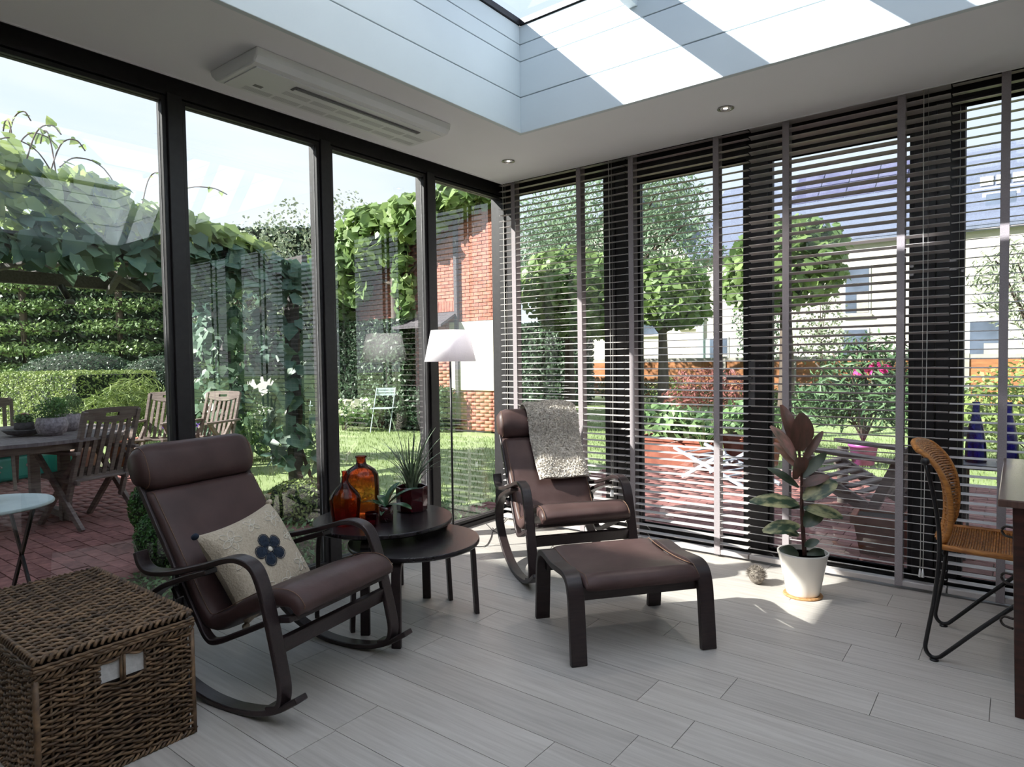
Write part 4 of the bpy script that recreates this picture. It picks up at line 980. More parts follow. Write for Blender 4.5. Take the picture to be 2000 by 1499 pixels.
for nm, cond, mm in (('upper_leaves', lambda c_: c_[2] > 2.5, 'leaf_vine_lit'), ('lower_leaves', lambda c_: c_[2] <= 2.5, 'leaf_vine_shaded')):
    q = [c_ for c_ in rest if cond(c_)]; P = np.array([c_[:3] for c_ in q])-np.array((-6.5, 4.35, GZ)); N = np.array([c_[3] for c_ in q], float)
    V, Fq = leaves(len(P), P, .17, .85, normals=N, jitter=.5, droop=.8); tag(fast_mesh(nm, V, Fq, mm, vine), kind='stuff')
mat('vine_stem', (120, 96, 84), (96, 76, 66), scale=20, rough=.8)
MB().tube(spline([(.02, .05, 0), (-.03, .0, .35), (.05, .04, .8), (-.04, .02, 1.4), (.03, 0, 2.3)], 6), .035, 8).build('main_stem', 'bark', vine, smooth=True)
MB().tube(spline([(.14, .12, 0), (.03, .05, .4), (-.03, -.03, .9), (.05, .05, 1.6), (0, 0, 2.3)], 6), .022, 8).build('main_stem', 'bark', vine, smooth=True)
for i in range(16):
    y = random.uniform(.9, 4.3); x = random.uniform(-7.2, -6.3); h = mound(x, y); dx, dy = random.uniform(-.3, .3), random.uniform(-.45, .45); L = random.uniform(.15, .45)
    P = spline([(x+6.5, y-4.35, h-GZ-.1), (x+6.5+dx*.5, y-4.35+dy*.5, h-GZ+L*.8), (x+6.5+dx, y-4.35+dy, h-GZ+L), (x+6.5+dx*1.3, y-4.35+dy*1.3, h-GZ+L*.75)], 5)
    MB().tube(P, .006, 5).build('tendril', 'vine_stem', vine, smooth=True)
    for q in (6, 10, 13):
        o = inst(VL[0], 'leaf', vine, P[q], (random.uniform(-1, 1), random.uniform(-1, 1), random.uniform(0, 6))); s_ = random.uniform(.05, .09); o.scale = (s_, s_, s_)

# ------------------------------------------------------------------ clipped shrubs and bed by the left glass
dome('box_ball', 'clipped green box ball beside the red brick paving', (-5.17, 2.35, GZ), .29, .29, .54, 5200, .022, 'leaf_box', group='clipped box balls by the glass')
dome('box_ball', 'clipped green box ball close to the glass behind the rocking chair', (-4.46, 2.02, GZ), .22, .22, .42, 4200, .020, 'leaf_box', group='clipped box balls by the glass')
A = in_tri(5200, lambda x, y: (x < -3.6) and (y > 1.2) and (x > -4.4 or y > 2.6) and (x > -5.8 or y > 2.6) and not (x < -4.5 and y < 1.7), (-5.85, -3.58, 1.2, 4.4))
V, Fq = leaves(len(A), np.column_stack([A, GZ+.01+.05*rng.random(len(A))]), .045, .45); tag(fast_mesh('ground_cover', V, Fq, 'leaf_green'), 'low leafy ground cover in the bed along the glass', 'ground cover', kind='stuff')
dome('cushion_plant', 'low mossy cushion plant beside the boulder', (-5.0, 3.45, GZ-.1), .42, .36, .42, 3600, .03, 'leaf_hedge')
mat('boulder', (150, 138, 124), (120, 108, 98), scale=5, rough=.95, bump=.5)
m = MB().ball((0, 0, .09), 1, 18, 12, (.26, .20, .15)); P = m.v[0]; m.v[0] = P*(1+.09*np.sin(P[:, :1]*19)+.06*np.cos(P[:, 1:2]*23)); o = m.build('boulder', 'boulder', None, smooth=True); o.location = (-5.45, 3.05, GZ-.03); tag(o, 'pale brown boulder at the edge of the lawn', 'boulder')

# ------------------------------------------------------------------ teak dining set
mat('teak', (138, 124, 118), (112, 98, 94), scale=7, stretch=(1, 1, 9), rough=.85, bump=.15, rand=.08)
mat('teak_top', (132, 122, 124), (108, 98, 100), scale=6, stretch=(1, 10, 1), rough=.8, bump=.1, rand=.06)
t = thing('garden_table', 'round weathered grey teak garden table under the pergola', 'table', (-7.0, 1.75, GZ), 0)
R_ = 1.02
for i in range(12):
    x0, x1 = -R_+i*2*R_/12+.004, -R_+(i+1)*2*R_/12-.004; P = []
    for k_ in range(7):
        x = x0+(x1-x0)*k_/6; P.append((x, math.sqrt(max(0, R_*R_-x*x))))
    poly = P+[(x, -y) for x, y in P[::-1]]; MB().prism(poly, .735, .762, 'z').build('plank', 'teak_top', t)
MB().lathe([(R_-.10, .675), (R_-.06, .675), (R_-.06, .733), (R_-.10, .733)], seg=48, close=True).build('apron', 'teak', t)
for a, b in ((.38, .36), (.38, -.42), (-.40, .36), (-.40, -.42)): MB().bb(a-.04, a+.04, b-.04, b+.04, 0, .70).build('leg', 'teak', t, bevel=.004)
MB().bb(-.55, .55, .33, .39, .02, .08).build('foot_rail', 'teak', t); MB().bb(-.55, .55, -.45, -.39, .02, .08).build('foot_rail', 'teak', t)
def teak_chair(loc, rz, label):
    """faces local +x"""
    t = thing('folding_chair', label, 'chair', loc, rz, 'weathered teak folding armchairs')
    def bar(name, a, b, w_, h, up=(0, 0, 1)): return MB().beam(a, b, w_, h, up).build(name, 'teak', t, bevel=.003)
    tb = (-.36, .98); bs = (-.16, .38)      # back top / back bottom
    for y in (-.235, .235):
        bar('back_post', (bs[0]+.06, y, bs[1]-.18), (tb[0], y, tb[1]), .035, .04)
        bar('front_leg', (-.30, y*1.08, 0), (.26, y*1.08, .64), .032, .045); bar('rear_leg', (.30, y*.9, 0), (-.20, y*.9, .60), .032, .045)
        m = MB(); m.prism([(-.30, -.02), (-.24, -.032), (.24, -.04), (.33, -.02), (.33, .02), (.24, .04), (-.24, .032), (-.30, .02)], .625, .650, 'z'); m.tf(Matrix.Translation((0, y*1.12, 0))); m.build('armrest', 'teak', t, bevel=.004)
        bar('seat_rail', (-.22, y*.92, .385), (.24, y*.92, .425), .03, .04)
    # curved top rail with hand slot
    m = MB(); N = 12; D = Vector((tb[0]-bs[0], 0, tb[1]-bs[1])).normalized(); C0 = Vector((tb[0], 0, tb[1]))
    for part in ((-.235, -.06), (-.06, .06), (.06, .235)):
        ys = [part[0]+(part[1]-part[0])*i/6 for i in range(7)]
        up_ = [C0+Vector((0, y, 0))+D*(.012+.012*math.cos(y*6)) for y in ys]; lo_ = [C0+Vector((0, y, 0))-D*(.065+.045*math.cos(y*6.6)) for y in ys]
        if part[0] == -.06:
            for a, b in ((0, .35), (.60, 1)):
                q1 = [u_.lerp(l_, a) for u_, l_ in zip(up_, lo_)]; q2 = [u_.lerp(l_, b) for u_, l_ in zip(up_, lo_)]
                m.add([tuple(p+Vector((.012, 0, 0))) for p in q1+q2]+[tuple(p-Vector((.012, 0, 0))) for p in q1+q2], [(i, i+1, 7+i+1, 7+i) for i in range(6)]+[(14+i, 21+i, 21+i+1, 14+i+1) for i in range(6)]+[(i, 14+i, 14+i+1, i+1) for i in range(6)]+[(7+i, 7+i+1, 21+i+1, 21+i) for i in range(6)])
        else:
            q1, q2 = up_, lo_
            m.add([tuple(p+Vector((.012, 0, 0))) for p in q1+q2]+[tuple(p-Vector((.012, 0, 0))) for p in q1+q2], [(i, i+1, 7+i+1, 7+i) for i in range(6)]+[(14+i, 21+i, 21+i+1, 14+i+1) for i in range(6)]+[(i, 14+i, 14+i+1, i+1) for i in range(6)]+[(7+i, 7+i+1, 21+i+1, 21+i) for i in range(6)])
    m.build('top_rail', 'teak', t)
    bar('lower_rail', (bs[0], -.235, bs[1]+.03), (bs[0], .235, bs[1]+.03), .025, .05)
    for y in (-.168, -.10, -.034, .034, .10, .168): bar('back_slat', (bs[0], y, bs[1]+.03), (tb[0]+.02, y, tb[1]-.07), .038, .014, (0, 1, 0) if False else (1, 0, 0))
    for k_ in range(8): MB().box((-.19+k_*.056, 0, .400+.040*k_/8), (.042, .43, .016), R=Matrix.Rotation(math.radians(-5), 4, 'Y')).build('seat_slat', 'teak', t, bevel=.003)
    return t
tc = teak_chair((-6.38, 2.20, GZ), math.radians(195), 'weathered teak folding armchair with its back to the glass at the garden table')
dup(tc, (-9.0, 2.15, GZ), math.radians(-12), 'weathered teak folding armchair beyond the table in front of the clipped hedge')
dup(tc, (-8.55, 3.72, GZ), math.radians(-52), 'weathered teak folding armchair between table and ivy post, second from the vine')
dup(tc, (-8.05, 4.12, GZ), math.radians(-66), 'weathered teak folding armchair standing in the sun next to the vine post')
dup(tc, (-6.55, .78, GZ), math.radians(120), 'weathered teak folding armchair beside the small round metal table')
mat('stone_pot', (176, 166, 172), (130, 120, 126), scale=45, rough=.95, bump=.8)
mat('dark_pot', (92, 88, 92), (70, 66, 70), scale=30, rough=.9, bump=.3)
def stone_pot(loc, s_, label, mm='stone_pot', leafm='leaf_box', n=900, fl=None):
    t = thing('potted_shrub', label, 'plant', loc, 0)
    MB().lathe([(.06*s_, 0), (.10*s_, .03*s_), (.115*s_, .09*s_), (.10*s_, .15*s_), (.088*s_, .15*s_), (.09*s_, .10*s_)], seg=24).build('pot', mm, t, smooth=True)
    foliage(t, [(0, 0, .21*s_, .13*s_, .13*s_, .10*s_), (.05*s_, .02, .25*s_, .09*s_, .08*s_, .07*s_)], n, .028*s_, leafm, aspect=.35, inner=.3)
    if fl: foliage(t, [(0, 0, .25*s_, .09*s_, .09*s_, .05*s_)], 60, .02, fl, aspect=.9, name='flowers')
stone_pot((-6.52, 2.0, .712), 1.05, 'rough pale stone pot with a bushy green herb on the garden table')
stone_pot((-6.85, 2.22, .712), 1.05, 'rough pale stone pot with a loose light green shrub behind the bushy one', leafm='leaf_green')
t = thing('planting_bowl', 'low dark stone bowl with small rosette plants on the garden table', 'plant', (-6.72, 1.86, .712))
MB().lathe([(.05, 0), (.12, .02), (.16, .055), (.15, .06), (.10, .045)], seg=28).build('bowl', 'dark_pot', t, smooth=True)
MB().lathe([(.05, .045), (.075, .06), (.07, .115), (.06, .115)], seg=18).build('small_pot', 'dark_pot', t, smooth=True)
foliage(t, [(0, 0, .15, .08, .08, .045)], 240, .03, 'leaf_green', aspect=.6, inner=.2); foliage(t, [(0, 0, .18, .04, .04, .02)], 30, .02, 'flower_pink', name='flowers')
mat('teal_plastic', (36, 158, 148), (30, 146, 138), scale=4, rough=.35)
t = thing('storage_box', 'teal plastic garden storage box with a grey lid strap under the table', 'box', (-9.75, 2.55, GZ), math.radians(20))
MB().bb(-.30, .30, -.62, .62, 0, .30).build('tub', 'teal_plastic', t, bevel=.05, seg=3)
MB().bb(-.33, .33, -.65, .65, .30, .345).build('rim', 'dark_pot', t, bevel=.01)
MB().bb(-.30, .30, -.62, .62, .345, .48).build('lid', 'teal_plastic', t, bevel=.05, seg=3)
MB().lathe([(.0001, 0), (.09, 0), (.09, .006), (.0001, .008)], seg=24, sy=.45).tf(Matrix.Translation((.302, .05, .17)) @ Matrix.Rotation(math.pi/2, 4, 'Y') @ Matrix.Rotation(math.pi/2, 4, 'Z')).build('badge', 'stone_pot', t)
mat('terracotta', (150, 92, 74), (130, 76, 62), scale=10, rough=.85, bump=.1, rand=.06)
mat('pale_clay', (196, 168, 156), (182, 154, 142), scale=10, rough=.9)
def clay_pot(loc, r_, h, mm, label):
    t = thing('flower_pot', label, 'flower pot', loc)
    MB().lathe([(r_*.68, 0), (r_*.94, h*.8), (r_*1.05, h*.8), (r_*1.06, h), (r_*.92, h), (r_*.88, h*.85)], seg=24).build('pot', mm, t, smooth=True)
    MB().lathe([(.0001, h*.86), (r_*.88, h*.86)], seg=20).build('soil', 'soil', t)
clay_pot((-9.3, 3.2, GZ), .16, .36, 'pale_clay', 'tall pale clay flower pot beyond the garden table'); clay_pot((-9.6, 3.75, GZ), .20, .36, 'terracotta', 'wide terracotta flower pot beyond the garden table')

# small bistro table with a wire basket by the glass
mat('pale_metal', (188, 202, 202), (176, 190, 192), scale=8, rough=.4)
t = thing('bistro_table', 'small round pale metal bistro table with crossed black legs', 'table', (-4.36, 1.02, GZ))
MB().lathe([(.0001, .60), (.30, .60), (.305, .604), (.305, .612), (.30, .618), (.0001, .618)], seg=48).build('table_top', 'pale_metal', t, auto=40)
for s_ in (-1, 1):
    for y in (-.15, .15): MB().beam((s_*.22, y, .60), (-s_*.24, y, 0), .012, .028).build('leg', 'black_metal', t)
t = thing('wire_basket', 'mossy wire basket planter on the pale metal table', 'basket', (-4.48, .98, GZ+.618))
for k_ in range(7): MB().tube([((.10+.045*k_/6)*math.cos(a), (.10+.045*k_/6)*math.sin(a), .02+.026*k_) for a in [6.283*i/24 for i in range(24)]], .003, 5, closed=True).build('wire_ring', 'iron', t, smooth=True)
MB().lathe([(.0001, .005), (.095, .01), (.135, .15), (.0001, .16)], seg=20).build('moss_liner', 'soil', t, smooth=True)
MB().tube([(.145*math.cos(math.pi*i/12), 0, .17+.15*math.sin(math.pi*i/12)) for i in range(13)], .005, 6).build('handle', 'iron', t, smooth=True)

# ------------------------------------------------------------------ far left: hedge, domes, pleached trees, neighbour's wall
hedge_box('clipped_hedge', 'square clipped sunlit hedge behind the garden table', 'hedge', -19.5, -14.8, 4.95, 6.5, GZ, 1.16, 15000, .06, 'leaf_hedge')
dome('topiary_dome', 'wide dark clipped dome behind the left of the square hedge', (-19.6, 6.7, GZ), 1.9, 1.5, 1.75, 7000, .06, 'leaf_dark_hedge', group='clipped dome shrubs')
dome('topiary_dome', 'rounded dark clipped dome behind the end of the square hedge', (-17.6, 7.9, GZ), 1.25, 1.1, 1.6, 5000, .06, 'leaf_dark_hedge', group='clipped dome shrubs')
for i, (px_, py_) in enumerate(((-25.0, 4.6), (-22.9, 6.4), (-20.8, 8.15), (-18.7, 9.9))):
    t = thing('pleached_tree', ('pleached tree in flat leafy tiers, farthest from the ivy post', 'pleached tree in flat leafy tiers, third from the ivy post', 'pleached tree in flat leafy tiers, second from the ivy post', 'pleached tree in flat leafy tiers, closest to the ivy post')[i], 'tree', (px_, py_, GZ), 0, 'pleached trees behind the hedge')
    MB().tube([(0, 0, 0), (.02, .02, 2.5), (0, 0, 5.0)], .10, 8).build('trunk', 'bark', t, smooth=True)
    for k_ in range(7):
        z = 1.15+.62*k_; MB().beam((-.8, -.66, z), (.8, .66, z), .05, .05).build('trained_branch', 'bark', t)
    foliage(t, [(s_*.42, s_*.34, 1.25+.62*k_, .62, .55, .24) for k_ in range(7) for s_ in (-1.4, -.5, .5, 1.4)], 6500, .11, 'leaf_espalier', inner=.2)
hedge_box('boundary_hedge', 'tall dark boundary hedge behind the pleached trees', 'hedge', -30.0, -16.0, 8.3, 9.1, GZ, 5.6, 15000, .14, 'leaf_dark_hedge', rz=math.radians(40))
mat('grey_render', (158, 156, 156), (146, 144, 144), scale=3, rough=.9)
t = thing('neighbour_house', 'low grey rendered neighbouring house behind the ivy post', 'building', (-17.2, 13.6, GZ), math.radians(25))
MB().bb(-3.2, 3.2, -.2, 3, 0, 2.6).build('wall', 'grey_render', t); MB().bb(-3.4, 3.4, -.4, 3.2, 2.6, 2.75).build('roof', 'dark_pot', t)
mat('dark_window', (46, 54, 60), (60, 70, 78), scale=2, rough=.08)
for x in (-2.4, -.9, .6, 2.1): w_ = MB().bb(x-.4, x+.4, -.24, -.19, 1.35, 2.1).build('window', 'dark_window', t); MB().bb(x-.42, x+.42, -.26, -.24, 1.28, 1.34).build('window_sill', 'grey_render', w_)
t = MB().bb(-16.2, -12.4, 8.3, 8.5, GZ, 1.0).build('garden_wall', 'grey_render', None); tag(t, 'low pale rendered garden wall beyond the ivy post', 'wall')
dome('evergreen_shrub', 'dark rounded evergreen shrub in front of the pale garden wall', (-12.6, 6.7, GZ), .75, .7, 1.15, 3200, .06, 'leaf_dark_hedge')
shrub('leafy_bush', 'loose leafy bush at the foot of the ivy post', (-8.4, 5.3, GZ), [(0, 0, .5, .55, .55, .5), (-.5, .1, .35, .4, .4, .35), (.5, .2, .3, .4, .35, .3)], 1700, .09, 'leaf_green', aspect=.4)
shrub('ornamental_grass', 'feathery pale green grasses beside the clipped hedge', (-12.6, 5.2, GZ), [(0, 0, .6, .5, .6, .55), (.3, -.6, .5, .4, .5, .45)], 1500, .30, 'leaf_hedge', aspect=.07)
shrub('purple_flowers', 'low purple flowering plant between the teak chairs', (-9.6, 4.6, GZ), [(0, 0, .3, .45, .35, .22)], 500, .05, 'leaf_green')
foliage(bpy.data.objects['purple_flowers'], [(0, 0, .48, .4, .3, .08)], 150, .045, 'flower_purple', aspect=.9, name='flowers')
for i, (x, y, z) in enumerate(((-13.4, 7.7, 4.3), (-15.4, 11.6, 4.6))):
    tree('garden_tree', ('airy tree with sparse branches rising above the vine', 'airy tree with small leaves beside the brick house gable')[i], 'tree', (x, y, GZ), z*.6, [(rng.normal()*.7, rng.normal()*.7, z*.8+rng.normal()*.6, .7, .7, .8) for _ in range(8)], 2400, .10, 'leaf_olive', branches=10, tr=.08, inner=.2)
# ------------------------------------------------------------------ brick house with climbing leaves
t = thing('brick_house', 'red brick house overgrown with large green leaves', 'building', (-9.6, 9.5, GZ))
FX0, FX1, FH = -2.5, 2.02, 4.25
MB().prism([(FX0, .012), (FX1, .012), (FX1-2.3, 2.6), (FX0, 2.6)], 0, FH, 'z').build('wall_core', 'mortar', t)
MB().prism([(FX0-.1, -.10), (FX1+.1, -.10), (FX1-2.2, 2.7), (FX0-.1, 2.7)], FH, FH+.10, 'z').build('eaves', 'dark_pot', t)
bl, bh = .215, .068; lst = []
r_ = 0; z = 0.
while z < FH-.06:
    x = FX0+(bl/2 if r_ % 2 else 0)
    while x+bl < FX1+.11:
        if not (x > .7 and .78 < z < 2.1): lst.append((abs(x-1.2)+abs(z-2.9)*.8, x+bl/2, z+bh/2))
        x += bl
    z += bh; r_ += 1
lst.sort(); me = MB().bb(-bl/2+.006, bl/2-.006, -.012, .06, -bh/2+.006, bh/2-.006).mesh('brick', 'brick_wall')
for d, x, z in lst[:300]: inst(me, 'brick', t, (x, random.uniform(-.002, .002), z))
m = MB()
A = np.array([(x, z) for d, x, z in lst[300:]]); n = len(A); q = np.array([(-1, -1), (1, -1), (1, 1), (-1, 1)])*np.array((bl/2-.006, bh/2-.006))
f_ = A[:, None, :]+q[None]; fr = np.stack([f_[..., 0], np.full((n, 4), -.012), f_[..., 1]], 2); bk_ = fr.copy(); bk_[..., 1] = .05
V = np.concatenate([fr, bk_], 1).reshape(-1, 3); i_ = np.arange(n)[:, None]*8; Fq = np.concatenate([i_+np.array(k) for k in ([0, 1, 2, 3], [0, 4, 5, 1], [1, 5, 6, 2], [2, 6, 7, 3], [3, 7, 4, 0])])
tag(fast_mesh('brick_field', V, Fq, 'brick_wall', t), kind='stuff')
mat('white_brick', (206, 200, 190), (194, 187, 176), scale=30, stretch=(1, 1, 4), rough=.9, bump=.15)
MB().bb(.75, FX1+.02, -.05, .05, .78, 2.1).build('whitewashed_panel', 'white_brick', t)
MB().bb(.92, 1.0, -.09, -.03, .1, FH).build('drainpipe', 'dark_pot', t); MB().bb(-.62, -.55, -.08, -.03, 2.4, FH).build('drainpipe', 'dark_pot', t)
m = MB()
for k_ in range(12): m.bb(.0+k_*.075, .066+k_*.075, -.025, .03, 2.32, 2.53)
m.build('soldier_course', 'brick_wall', t)
MB().add([(-.4, -.5, 2.05), (.95, -.5, 2.05), (.95, 0, 2.32), (-.4, 0, 2.32), (-.4, -.5, 2.0), (.95, -.5, 2.0), (.95, 0, 2.27), (-.4, 0, 2.27)], [(0, 1, 2, 3), (7, 6, 5, 4), (0, 4, 5, 1), (1, 5, 6, 2), (2, 6, 7, 3), (3, 7, 4, 0)]).build('porch_roof', 'dark_pot', t)
big = tree('catalpa_vine', 'large bright green leaves spilling over the top of the brick house', 'climber', (-10.2, 9.25, GZ), 3.4, [(-1.6, -.1, 3.5, .9, .5, .75), (-.6, -.1, 3.95, 1.0, .5, .7), (.6, 0, 4.20, 1.0, .5, .50), (1.5, .1, 4.40, .8, .4, .36), (-1.9, 0, 2.6, .5, .4, .9), (2.2, .2, 4.42, .6, .4, .25), (.35, -.05, 2.9, .22, .2, .9), (-1.2, -.1, 2.9, .6, .2, .35)], 3200, .24, 'leaf_catalpa', tr=.10, aspect=.85, inner=.45)
hedge_box('ivy_hedge', 'dark ivy hedge behind the folding bistro chairs', 'hedge', -12.2, -9.75, 9.05, 9.40, GZ, 2.15, 6500, .09, 'leaf_dark_hedge')
hedge_box('low_hedge', 'low dark ivy hedge below the whitewashed wall', 'hedge', -9.7, -8.7, 9.1, 9.4, GZ, .75, 1800, .08, 'leaf_dark_hedge')
hedge_box('ivy_clump', 'tall column of dark ivy at the corner of the brick house', 'hedge', -13.1, -12.25, 8.75, 9.35, GZ, 3.1, 4500, .09, 'leaf_dark_hedge')
shrub('hydrangea', 'low shrub with white blooms between the bistro chairs', (-10.75, 8.35, GZ), [(0, 0, .35, .5, .35, .25), (.5, .2, .4, .4, .3, .25)], 700, .09, 'leaf_green', aspect=.6)
foliage([o for o in bpy.data.objects if o.name == 'hydrangea'][0], [(0, -.1, .45, .45, .3, .18), (.5, .1, .5, .3, .25, .15)], 160, .11, 'flower_white', aspect=.95, name='blooms')
def bistro_chair(loc, rz, label):
    t = thing('bistro_chair', label, 'chair', loc, rz, 'pale folding bistro chairs on the lawn')
    for y in (-.19, .19):
        MB().tube([(.22, y, 0), (-.20, y, .84)], .010, 6).build('back_post', 'pale_metal', t); MB().tube([(-.22, y*.9, 0), (.20, y*.9, .46)], .010, 6).build('leg', 'pale_metal', t)
    for k_ in range(3): MB().bb(-.205+.012*k_, -.19+.012*k_, -.20, .20, .80-.055*k_, .84-.055*k_).build('back_slat', 'pale_metal', t)
    for k_ in range(6): MB().bb(-.18+.065*k_, -.135+.065*k_, -.20, .20, .445, .46).build('seat_slat', 'pale_metal', t)
    return t
bc = bistro_chair((-11.7, 8.45, GZ), math.radians(-45), 'pale folding bistro chair in front of the dark ivy hedge')
dup(bc, (-9.75, 8.5, GZ), math.radians(-60), 'pale folding bistro chair beside the white blooms near the brick wall')

# ------------------------------------------------------------------ trees over the lawn
tree('catalpa_tree', 'round headed catalpa tree on a clear trunk in front of the houses', 'tree', (-3.12, 11.6, GZ), 2.25, [(0, 0, 2.85, 1.0, 1.0, .75), (.15, 0, 3.15, .8, .8, .55), (-.3, 0, 2.6, .8, .8, .5)], 2300, .19, 'leaf_catalpa', tr=.12, aspect=.85, inner=.4)
tree('catalpa_tree', 'round headed catalpa tree standing nearest the brick house', 'tree', (-9.2, 14.3, GZ), 2.0, [(0, 0, 3.2, 1.35, 1.3, 1.05), (.5, 0, 2.5, 1.2, 1.1, .7)], 3600, .19, 'leaf_catalpa', tr=.13, aspect=.85, inner=.4)
tree('catalpa_tree', 'round headed catalpa tree below the tall feathery tree', 'tree', (-6.6, 14.3, GZ), 2.2, [(0, 0, 2.9, 1.15, 1.1, .8), (.3, 0, 2.5, .9, .9, .5)], 2600, .19, 'leaf_catalpa', tr=.12, aspect=.85, inner=.4)
tree('feathery_tree', 'tall feathery leaved tree behind the catalpas', 'tree', (-9.3, 17.0, GZ), 3.5, [(0, 0, 5.6, 2.4, 2.2, 1.9), (1.8, 0, 4.3, 1.4, 1.4, 1.2), (-1.9, 0, 4.6, 1.6, 1.5, 1.5), (1.2, .3, 5.6, 1.5, 1.3, 1.1), (-3.4, .3, 5.0, 1.6, 1.5, 1.8)], 16000, .17, 'leaf_feather', tr=.18, aspect=.3, branches=10, inner=.35)
tree('staked_tree', 'slim young tree tied to a stake by the fence', 'tree', (-3.85, 17.4, GZ), 2.0, [(0, 0, 2.2, .65, .6, .9), (0, 0, 1.6, .8, .7, .5), (.1, 0, 3.0, .35, .35, .5)], 900, .11, 'leaf_olive', tr=.035, branches=10, inner=.2)
tree('young_tree', 'second slim young tree half hidden by the trunk of the catalpa', 'tree', (-5.6, 18.2, GZ), 2.0, [(0, 0, 2.4, .7, .7, 1.0), (0, 0, 1.6, .6, .6, .6)], 1500, .10, 'leaf_feather', tr=.035, branches=8, inner=.2)
tree('olive_tree', 'silvery olive tree behind the blue bottles', 'tree', (.25, 9.4, GZ), 1.3, [(0, 0, 2.1, .75, .7, .6), (.5, 0, 2.5, .7, .6, .6), (-.35, 0, 2.2, .4, .4, .45), (.3, 0, 1.7, .7, .6, .4)], 2600, .13, 'leaf_olive', tr=.06, aspect=.17, branches=12, inner=.1)
shrub('golden_shrub', 'golden green shrub behind the blue bottles', (.2, 11.0, GZ), [(0, 0, .7, .9, .6, .6), (-.5, 0, .5, .6, .5, .5)], 2600, .085, 'leaf_hedge')
SHL = ['fresh green border shrub under the second catalpa by the fence', 'yellow green border shrub beside the slim young tree at the fence', 'fresh green border shrub between the two slim young trees', 'yellow green border shrub at the foot of the staked tree', 'fresh green border shrub behind the oleander by the fence', 'dark green border shrub behind the purple pot by the fence', 'dark green border shrub at the foot of the feathery tree', 'yellow green border shrub beside the trunk of the feathery tree']
for i, (x, y, s_, mm) in enumerate(((-6.9, 17.9, .55, 'leaf_green'), (-5.4, 17.6, .5, 'leaf_hedge'), (-4.6, 18.1, .55, 'leaf_green'), (-3.2, 17.7, .55, 'leaf_hedge'), (-2.4, 18.1, .6, 'leaf_green'), (-1.5, 17.8, .6, 'leaf_dark_hedge'), (-9.5, 17.8, .7, 'leaf_dark_hedge'), (-8.0, 18.0, .65, 'leaf_hedge'))):
    shrub('border_shrub', SHL[i], (x, y, GZ), [(0, 0, s_*.6, s_*1.2, s_, s_*.6), (s_, 0, s_*.5, s_*.8, s_*.7, s_*.5)], 900, .10, mm, group='border shrubs along the fence')
hedge_box('lawn_hedge', 'long dark hedge at the back of the lawn below the tall tree', 'hedge', -15, -10.3, 16.4, 17.4, GZ, 2.4, 9000, .13, 'leaf_dark_hedge')

# ------------------------------------------------------------------ fence and houses
mat('fence_wood', (168, 116, 76), (140, 92, 60), scale=3, stretch=(1, 1, 6), rough=.9, rand=.12)
mat('concrete', (164, 160, 152), (150, 146, 138), scale=8, rough=.95)
t = thing('garden_fence', 'long orange brown panel fence with a pale concrete capping', 'fence', (-4, 19.5, GZ))
for k_ in range(9):
    x0 = -9+k_*2.0
    for q in range(5): MB().bb(x0+.06, x0+1.94, -.02, .02, .06+q*.235, .06+q*.235+.225).build('board', 'fence_wood', t)
    MB().bb(x0-.06, x0+.06, -.06, .06, 0, 1.36).build('post', 'concrete', t); MB().bb(x0+.06, x0+1.94, -.04, .04, 1.24, 1.33).build('capping', 'concrete', t)
mat('roof_tile', (104, 112, 132), (92, 98, 116), scale=12, stretch=(2, 1, 1), rough=.7, bump=.3, rand=.1)
mat('solar', (88, 88, 116), (78, 78, 104), scale=3, rough=.15)
mat('window_dark', (72, 80, 92), (96, 106, 124), scale=1.2, rough=.08)
mat('white_frame', (228, 228, 228), (220, 220, 220), scale=4, rough=.5)
mat('curtain', (176, 168, 158), (160, 152, 142), scale=3, rough=.9)
h = thing('row_house', 'white brick row house with dark tiled roof and solar panels', 'building', (-1.5, 26, GZ))
HX0, HX1, EZ, RZ, RD = -9.0, 10.0, 5.45, 9.0, 4.0
MB().bb(HX0, HX1, 0, 8, 0, EZ).build('wall', 'white_brick', h)
MB().bb(HX0-.1, HX1+.1, -.28, -.06, EZ-.12, EZ+.04).build('gutter', 'roof_tile', h)
rf = MB().add([(HX0-.2, -.3, EZ-.02), (HX1+.2, -.3, EZ-.02), (HX1+.2, RD, RZ), (HX0-.2, RD, RZ), (HX0-.2, 2*RD+.3, EZ-.02), (HX1+.2, 2*RD+.3, EZ-.02)], [(0, 1, 2, 3), (3, 2, 5, 4), (0, 3, 4), (1, 5, 2)]).build('roof', 'roof_tile', h)
sl = (RZ-EZ)/RD; ang = math.atan(sl)
for k_ in range(17):      # tile courses
    y = -.25+k_*.25; MB().box(((HX0+HX1)/2, y+.12, EZ+sl*(y+.12)+.035), (HX1-HX0+.3, .30, .025), R=Matrix.Rotation(ang+.05, 4, 'X')).build('tile_course', 'roof_tile', rf)
def on_roof(name, x0, x1, y0, y1, mm, th=.06, par=None):
    yc = (y0+y1)/2; return MB().box(((x0+x1)/2, yc, EZ+sl*yc+.09), (x1-x0, (y1-y0)/math.cos(ang), th), R=Matrix.Rotation(ang, 4, 'X')).build(name, mm, par or h)
for k_ in range(5):
    for q in range(2): on_roof('solar_panel', -5.9+k_*1.02, -4.92+k_*1.02, 2.15+q*.85, 2.95+q*.85, 'solar')
def velux(x):
    w_ = on_roof('roof_window', x-.5, x+.5, .55, 1.25, 'white_frame', .12); on_roof('pane', x-.40, x+.40, .63, 1.17, 'window_dark', .16, w_)
velux(1.0)
